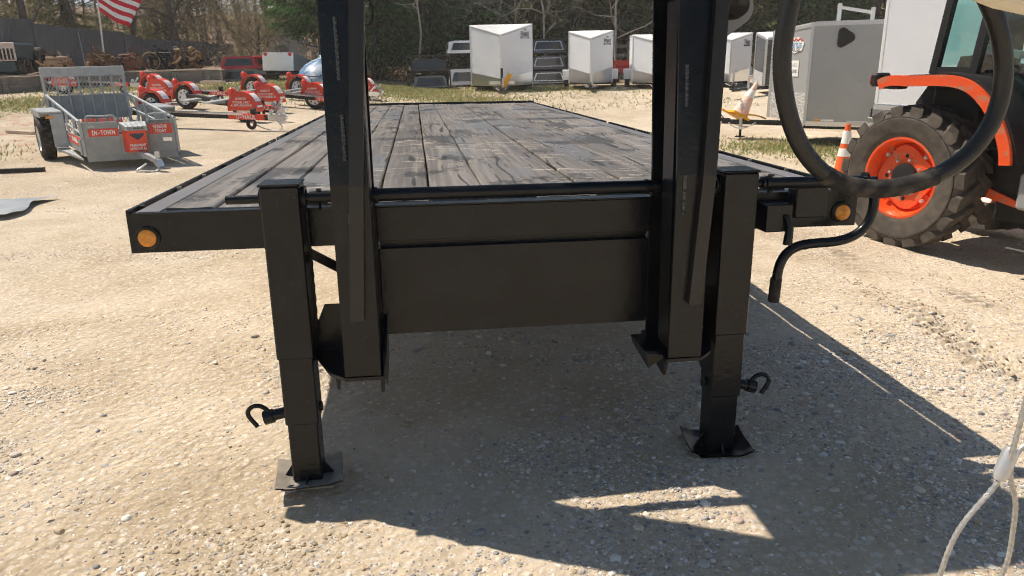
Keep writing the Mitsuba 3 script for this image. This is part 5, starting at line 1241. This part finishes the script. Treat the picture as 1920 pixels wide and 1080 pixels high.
solo('grey_tarp', 'crumpled grey tarp lying on the gravel at the left edge', 'tarp', (Pt.reshape(-1, 3), np.stack([i0, i0 + 16, i0 + 17, i0 + 1], 1)), tarp_g, smooth=40)
k = thing('red_machine', 'low red farm implement standing behind the small white trailers', 'implement')
put(k, 'frame', B().box((7.9, 31.0, .35), (9.6, 31.3, .62), .03), cap_red, smooth=20)
for x in (8.2, 9.2): put(k, 'wheel', B().lathe([(.10, 0), (.24, 0), (.26, .05), (.24, .12), (.10, .12)], 20, (x, 30.95, gz(x, 31) + .25), (1, 0, 0)), rubber, smooth=40)
put(k, 'hopper', B().hull([(x, y, z) for x, y, z in ((8.3, 31.0, .63), (9.3, 31.0, .63), (8.3, 31.4, .63), (9.3, 31.4, .63), (8.1, 30.9, .85), (9.5, 30.9, .85), (8.1, 31.5, .85), (9.5, 31.5, .85))]), cap_red, smooth=20)
k = thing('board_fence', 'weathered horizontal board fence behind the small trailers', 'fence')
for z in (.55, .95, 1.35): put(k, 'board', B().box((6.6, 35.0, z), (13.0, 35.03, z + .14), .004), timber)
for x in np.arange(6.7, 13, 1.55): put(k, 'fence_post', B().box((x, 35.031, 0), (x + .1, 35.13, 1.6), .005), timber)
solo('concrete_block', 'small pale concrete block at the foot of the thin birch', 'block', B().box((.02, 30.2, gz(.1, 30.2) - .02), (.28, 30.45, gz(.1, 30.2) + .16), .012), shedm)

# ================================================================== trees
def limb_tree(seed, h, r0, spread=.55, levels=4, kids=4, lean=(0, 0), low=.25, droop=0.0, first=1.0):
    """trunk and limb centre lines: list of (points, radii, level)"""
    g = np.random.default_rng(seed); out = []
    def grow(p, d, ln, r, lv):
        n = 7 if lv == 0 else 5
        pts = [p]; dd = d
        for i in range(n - 1):
            dd = unit(dd + g.normal(0, .10 + .09 * lv, 3) + np.array([0, 0, .06 - droop * lv]))
            pts.append(pts[-1] + dd * ln / (n - 1))
        pts = np.array(pts); rad = r * np.linspace(1, .45 if lv == 0 else .25, n)
        out.append((pts, rad, lv))
        if lv < levels - 1:
            m = kids + (5 if lv == 0 else 0)
            for i in range(m):
                t = g.uniform(low if lv == 0 else .2, .98)
                q = t * (n - 1); j = min(int(q), n - 2); pp = pts[j] + (pts[j + 1] - pts[j]) * (q - j)
                ax = unit(pts[j + 1] - pts[j]); e = unit(np.cross(ax, g.normal(0, 1, 3)))
                nd = unit(ax * (1 - spread) + e * (spread + g.uniform(0, .35)))
                grow(pp, nd, ln * g.uniform(.38, .62) * (first if lv == 0 else 1), rad[j] * g.uniform(.45, .7), lv + 1)
    grow(np.zeros(3), unit(np.array([lean[0], lean[1], 1.0])), h, r0, 0)
    return out
def limbs_mesh(o, limbs, lo, hi, nmin=3):
    c = B(lambda V: np.asarray(V) + o)
    for pts, rad, lv in limbs:
        if lo <= lv < hi: c.tube(pts, np.maximum(rad, .004), (9, 5, 4, 3, 3)[lv], cap=False)
    return c
def leaves(P, size, pal, pr, g, flat=.5, elong=1.0):
    n = len(P)
    a = g.normal(0, 1, (n, 3)); a[:, 2] *= flat; a /= np.linalg.norm(a, axis=1, keepdims=True)
    b = np.cross(a, g.normal(0, 1, (n, 3))); b /= np.linalg.norm(b, axis=1, keepdims=True)
    s = size * g.uniform(.6, 1.4, (n, 1))
    V = np.stack([P - b * s * .35, P + a * s * elong, P + b * s * .35, P - a * s * .45 * elong], 1).reshape(-1, 3)
    F = np.arange(4 * n).reshape(-1, 4)
    F = np.vstack([F[:, [0, 1, 2]], F[:, [0, 2, 3]]])
    C = np.repeat(np.array(pal)[g.choice(len(pal), n, p=pr)] * g.uniform(.7, 1.25, (n, 1)), 4, 0)
    return V, F, C
def bare_tree(name, label, x, y, seed, h, r0, m, group=None, **kw):
    k = thing(name, label, 'tree', group or ('brown thicket trees behind the fence' if name == 'thicket_tree' else 'bare trees behind the yard'))
    o = np.array([x, y, gz(x, y) - .05]); L_ = limb_tree(seed, h, r0, **kw)
    put(k, 'trunk', limbs_mesh(o, L_, 0, 1), m, smooth=60)
    put(k, 'limbs', limbs_mesh(o, L_, 1, 3), m, smooth=60, kind='stuff')
    put(k, 'twigs', limbs_mesh(o, L_, 3, 6), m, smooth=False, kind='stuff')
    return k, o, L_
def conifer(label, x, y, seed, h, r, base, pal, pr, dens=1.0, group=None):
    g = np.random.default_rng(seed)
    k = thing('conifer', label, 'tree', group or 'conifers behind the yard')
    o = np.array([x, y, gz(x, y) - .05])
    put(k, 'trunk', B(lambda V: np.asarray(V) + o).tube([(0, 0, 0), (.04, .02, h * .5), (0, 0, h)], [.022 * h, .014 * h, .01], 10, cap=False), bark, smooth=60)
    c = B(lambda V: np.asarray(V) + o); PP, DD = [], []
    z = base
    while z < h * .97:
        rr = r * (1 - z / h) ** .75 * g.uniform(.75, 1.1) * S(base - .8, base + .9, z)
        for i in range(g.integers(4, 7)):
            a = g.uniform(0, 2 * np.pi); ln = rr * g.uniform(.65, 1.15)
            d = np.array([math.cos(a), math.sin(a), 0])
            t = np.linspace(0, 1, 5)
            pts = np.array([0, 0, z]) + d * (t * ln)[:, None] + np.stack([0 * t, 0 * t, -.26 * ln * t ** 1.4 + .12 * ln * t ** 3], 1)
            c.tube(pts, np.linspace(.022, .006, 5) * (.5 + ln / r), 4, cap=False)
            n = int(72 * dens * ln * (1.5 if z < 5.5 else .55))
            u = g.uniform(.12, 1.02, n) ** .75
            q = np.stack([np.interp(u, t, pts[:, j]) for j in range(3)], 1)
            sd = np.cross(d, [0, 0, 1])
            off = g.normal(0, 1, n) * ln * .21 * (1.15 - u * .7)
            q = q + sd * off[:, None] + np.stack([0 * u, 0 * u, -np.abs(off) * .35 - g.exponential(.10, n) + .05], 1) + g.normal(0, .03, (n, 3))
            PP.append(q); DD.append(d + sd * (off[:, None] * 2.0 / max(ln, .3)) + np.array([0, 0, -.45]) + g.normal(0, .35, (n, 3)))
        z += g.uniform(.17, .34)
    put(k, 'limbs', c, bark, smooth=60, kind='stuff')
    P = np.vstack(PP); A = np.vstack(DD); A /= np.linalg.norm(A, axis=1, keepdims=True)
    n = len(P); Bv = np.cross(A, g.normal(0, 1, (n, 3))); Bv /= np.linalg.norm(Bv, axis=1, keepdims=True)
    s = g.uniform(.09, .20, (n, 1))
    V = np.stack([P - Bv * s * .22, P + Bv * s * .22, P + A * s * 1.25], 1).reshape(-1, 3)
    C = np.repeat(np.array(pal)[g.choice(len(pal), n, p=pr)] * g.uniform(.6, 1.35, (n, 1)), 3, 0)
    put(k, 'crown', (V + o, np.arange(3 * n).reshape(-1, 3)), leaf, color=C)
    return k
DKG = [(.050, .115, .045), (.075, .165, .055), (.12, .22, .065), (.16, .15, .09)]
OLV = [(.085, .120, .045), (.135, .17, .058), (.19, .20, .078), (.17, .135, .10)]
g = np.random.default_rng(31)
cs = [(-3.6, 33.4, 9.5, 3.0, 1.9, 'big dark spruce whose green boughs hang over the pale shed left of the left mast', DKG, 1.5),
      (-1.5, 34.5, 10, 2.6, 1.0, 'dark spruce with a thick trunk base right of the left mast', DKG, 1.5),
      (.6, 36.2, 10, 2.7, 1.5, 'dark conifer behind the thin birch', DKG, 1.3), (3.1, 37.5, 9, 2.6, 1.3, 'dark conifer behind the largest white trailer', DKG, 1.3),
      (5.6, 36.5, 8, 2.6, .3, 'olive green cedar above the stacked blue toppers', OLV, 1.4), (8.0, 37.4, 8.5, 2.8, .3, 'olive cedar behind the small white trailers', OLV, 1.4),
      (10.6, 38.0, 9, 2.9, .3, 'dark olive conifer behind the right mast', OLV, 1.3), (13.4, 37.5, 9, 2.9, .3, 'olive conifer left of the hose above the fourth white trailer', OLV, 1.3),
      (16.3, 37.0, 9, 2.9, .3, 'olive conifer behind the grey trailer', OLV, 1.2), (19.2, 36.5, 9, 2.9, .3, 'dark conifer behind the ladder rack', DKG, 1.2), (22.4, 36.0, 9, 3, .3, 'conifer behind the white box trailer', DKG, 1.0), (26, 35, 9, 3, .3, 'conifer far right behind the tractor', DKG, .7),
      (-1.2, 43, 11, 3.0, .6, 'second row conifer seen right of the thick trunk', DKG, .9), (2.2, 44, 11, 3.1, .4, 'second row conifer above the largest white trailer', DKG, .9), (5.4, 43.5, 11, 3.1, .4, 'second row conifer behind the olive cedar', DKG, .9),
      (9.0, 44.5, 11, 3.2, .4, 'second row conifer behind the pale bare branches', OLV, .9), (12.6, 45, 11, 3.2, .4, 'second row conifer behind the right mast', DKG, .9), (16.4, 45, 11, 3.3, .4, 'second row conifer right of the hose', OLV, .9), (20.5, 44, 11, 3.3, .4, 'second row conifer above the grey trailer roof', DKG, .9), (25, 43, 11, 3.4, .4, 'second row conifer at the far right', DKG, .7),
      (-16.5, 41, 10, 2.6, 1.6, 'pine behind the fence left of the flag', OLV, .35), (-19.5, 39, 10, 2.6, 1.8, 'pine behind the fence at the left edge', OLV, .35), (-13.6, 47, 11, 2.8, 1.2, 'pine behind the fence right of the flag', OLV, .4)]
for i, (x, y, h, r, base, lab, pal, dens) in enumerate(cs):
    conifer(lab, x, y, 100 + i, h, r, base, pal, [.32, .34, .20, .14] if pal is DKG else [.26, .30, .24, .20], dens)
# bare trees
bare_tree('bare_tree', 'thin pale birch standing in front of the dark spruces', .12, 31.6, 3, 6.5, .045, palebark, spread=.5, kids=4, low=.32, levels=4)
bare_tree('bare_tree', 'pale bare tree with crooked branches above the stacked blue toppers', 5.9, 34.2, 11, 6.0, .055, palebark, spread=.62, kids=4, low=.25, levels=4, droop=.05)
bare_tree('bare_tree', 'pale bare tree with crooked branches beside the right mast', 8.9, 33.6, 12, 6.2, .06, palebark, spread=.65, kids=4, low=.25, levels=4, droop=.05)
bare_tree('bare_tree', 'pale bare tree between the largest white trailer and the blue toppers', 4.6, 34.6, 17, 5.5, .04, palebark, spread=.6, kids=4, low=.3, levels=4)
bt = [(-20.5, 36, .17, 'leftmost bare trunk behind the fence'), (-18.6, 37.5, .24, 'thick bare trunk behind the left end of the fence'), (-17.0, 38, .20, 'bare trunk leaning left behind the fence'), (-15.7, 40, .16, 'bare trunk behind the fence left of the flagpole'), (-14.0, 41.5, .15, 'bare trunk behind the flag'),
      (-11.9, 43.5, .20, 'dark bare trunk rising out of the brown thicket'), (-22.5, 40, .18, 'bare trunk furthest left in the woods'), (-9.5, 47, .16, 'bare trunk behind the right end of the fence'), (-3.2, 45, .15, 'bare trunk behind the big spruce'), (-6.6, 46, .17, 'bare trunk behind the pale shed')]
for i, (x, y, r, lab) in enumerate(bt):
    bare_tree('bare_tree', lab, x, y, 40 + i, 9.5, r, bark, spread=.5, kids=4, low=.18, levels=4, lean=(g.uniform(-.14, .08), 0))
# brown thicket of just leafing trees behind the fence
BR = [(.34, .27, .15), (.28, .25, .12), (.42, .36, .21), (.24, .19, .13), (.48, .39, .27)]
th_ = [(-12.2, 44.5, 5.8, 1, 'brownish thicket tree right of the flag'), (-10.4, 43.8, 6.2, 2, 'yellow brown thicket tree above the fence end'), (-8.6, 41.5, 5.8, 3, 'yellow brown thicket tree left of the pale shed'), (-7.3, 38.6, 3.0, 4, 'low grey brown bush behind the red topper'), (-14.6, 45.5, 5.6, 5, 'grey brown thicket tree behind the flag'), (-16.8, 44, 4.8, 6, 'grey brown thicket tree left of the flagpole'), (-19.4, 43, 4.6, 7, 'grey brown thicket tree at the left edge'), (-22.6, 43, 4.6, 8, 'grey brown thicket tree beyond the left edge'), (-10.9, 48.5, 6.5, 9, 'tall thicket tree behind the fence'), (-6.4, 44.5, 6.0, 10, 'thicket tree above the shed roof')]
for x, y, h, sd, lab in th_:
    k, o, L_ = bare_tree('thicket_tree', lab, x, y, 200 + sd, h * .8, .07, bark, spread=.6, kids=5, low=.06, levels=4, first=1.25)
    g = np.random.default_rng(300 + sd)
    tips = np.vstack([p for p, r_, lv in L_ if lv >= 2])
    q = tips[g.integers(0, len(tips), 7000)] + g.normal(0, .24, (7000, 3)) + o
    q = q[q[:, 2] > .4]
    V, F, C = leaves(q, .055, BR, [.26, .22, .22, .16, .14], g)
    put(k, 'crown', (V, F), leaf, color=C)
# undergrowth along the foot of the trees and the far wood: masses nobody could count
g = np.random.default_rng(9)
n = 26000
x = g.uniform(-9, 30, n); y = g.uniform(33.5, 37.5, n) - .12 * np.maximum(0, x - 12); z = g.exponential(.32, n)
k_ = meshkit.fbm(np.stack([x * .8, y * .8, 0 * x], 1), 3, 6) > .40
x, y, z = x[k_], y[k_], z[k_]
P = np.stack([x, y, zat(np.stack([x, y], 1)) + z], 1)
V, F, C = leaves(P, .085, [(.27, .20, .14), (.18, .145, .10), (.33, .25, .19), (.13, .14, .07)], [.35, .25, .2, .2], g, flat=.8, elong=1.6)
scene['undergrowth'] = mikit.ply((V, F), leaf, color=C); labels['undergrowth'] = {'kind': 'stuff', 'label': 'brown undergrowth and leaf litter at the foot of the conifers', 'category': 'undergrowth'}
c = B(); n = 420
xs = g.uniform(-62, 62, n); yy_ = g.uniform(54, 78, n)
for x, y in zip(xs, yy_):
    z0 = float(zat([[x, y]])[0]); h = g.uniform(7, 12); l_ = g.normal(0, .5, 2)
    c.tube([(x, y, z0 - .1), (x + l_[0] * .4, y, z0 + h * .5), (x + l_[0], y + l_[1], z0 + h)], np.array([1, .7, .2]) * g.uniform(.06, .16), 5, cap=False)
    for j in range(16):
        t = g.uniform(.15, 1); p = np.array([x + l_[0] * t, y, z0 + h * t]); a = g.uniform(0, 6.28); ln = g.uniform(.8, 2.4)
        d = np.array([math.cos(a), math.sin(a), g.uniform(.0, .8)])
        c.tube([p, p + d * ln * .5, p + d * ln + [0, 0, .25]], [.035, .022, .008], 3, cap=False)
put('', 'far_wood', c, bark, kind='stuff', label='far bare wood behind the yard')
P = np.stack([g.uniform(-62, 62, 60000), g.uniform(52, 70, 60000), 0 * np.zeros(60000)], 1)
P[:, 2] = zat(P[:, :2]) + g.uniform(0, 1, 60000) ** 1.5 * 6.0
P = P[(meshkit.fbm(P * .45, 3, 2) > .46) & ((P[:, 0] > -9) | (P[:, 2] < 4.2) | (g.random(len(P)) < .35))]
V, F, C = leaves(P, .16, [(.28, .24, .15), (.21, .19, .11), (.34, .28, .20), (.13, .15, .075)], [.35, .25, .2, .2], g)
scene['far_foliage'] = mikit.ply((V, F), leaf, color=C); labels['far_foliage'] = {'kind': 'stuff', 'label': 'brown and dull green foliage of the far wood', 'category': 'wood'}
labels['far_wood']['category'] = 'wood'


# ------------------------------------------------------------------ the thin bright haze of the backlit day
scene['haze_medium'] = {'type': 'homogeneous', 'albedo': rgb(.95, .95, .95), 'sigma_t': 0.0010}
scene['mat_clear'] = {'type': 'null'}
scene['haze'] = {'type': 'cube', 'to_world': T4().translate([0, 0, 8.35]).scale([540, 540, 9.65]), 'bsdf': {'type': 'ref', 'id': 'mat_clear'}, 'interior': {'type': 'ref', 'id': 'haze_medium'}}
scene['camera']['medium'] = {'type': 'ref', 'id': 'haze_medium'}
labels['haze'] = {'kind': 'stuff', 'label': 'thin bright haze in the air', 'category': 'haze'}
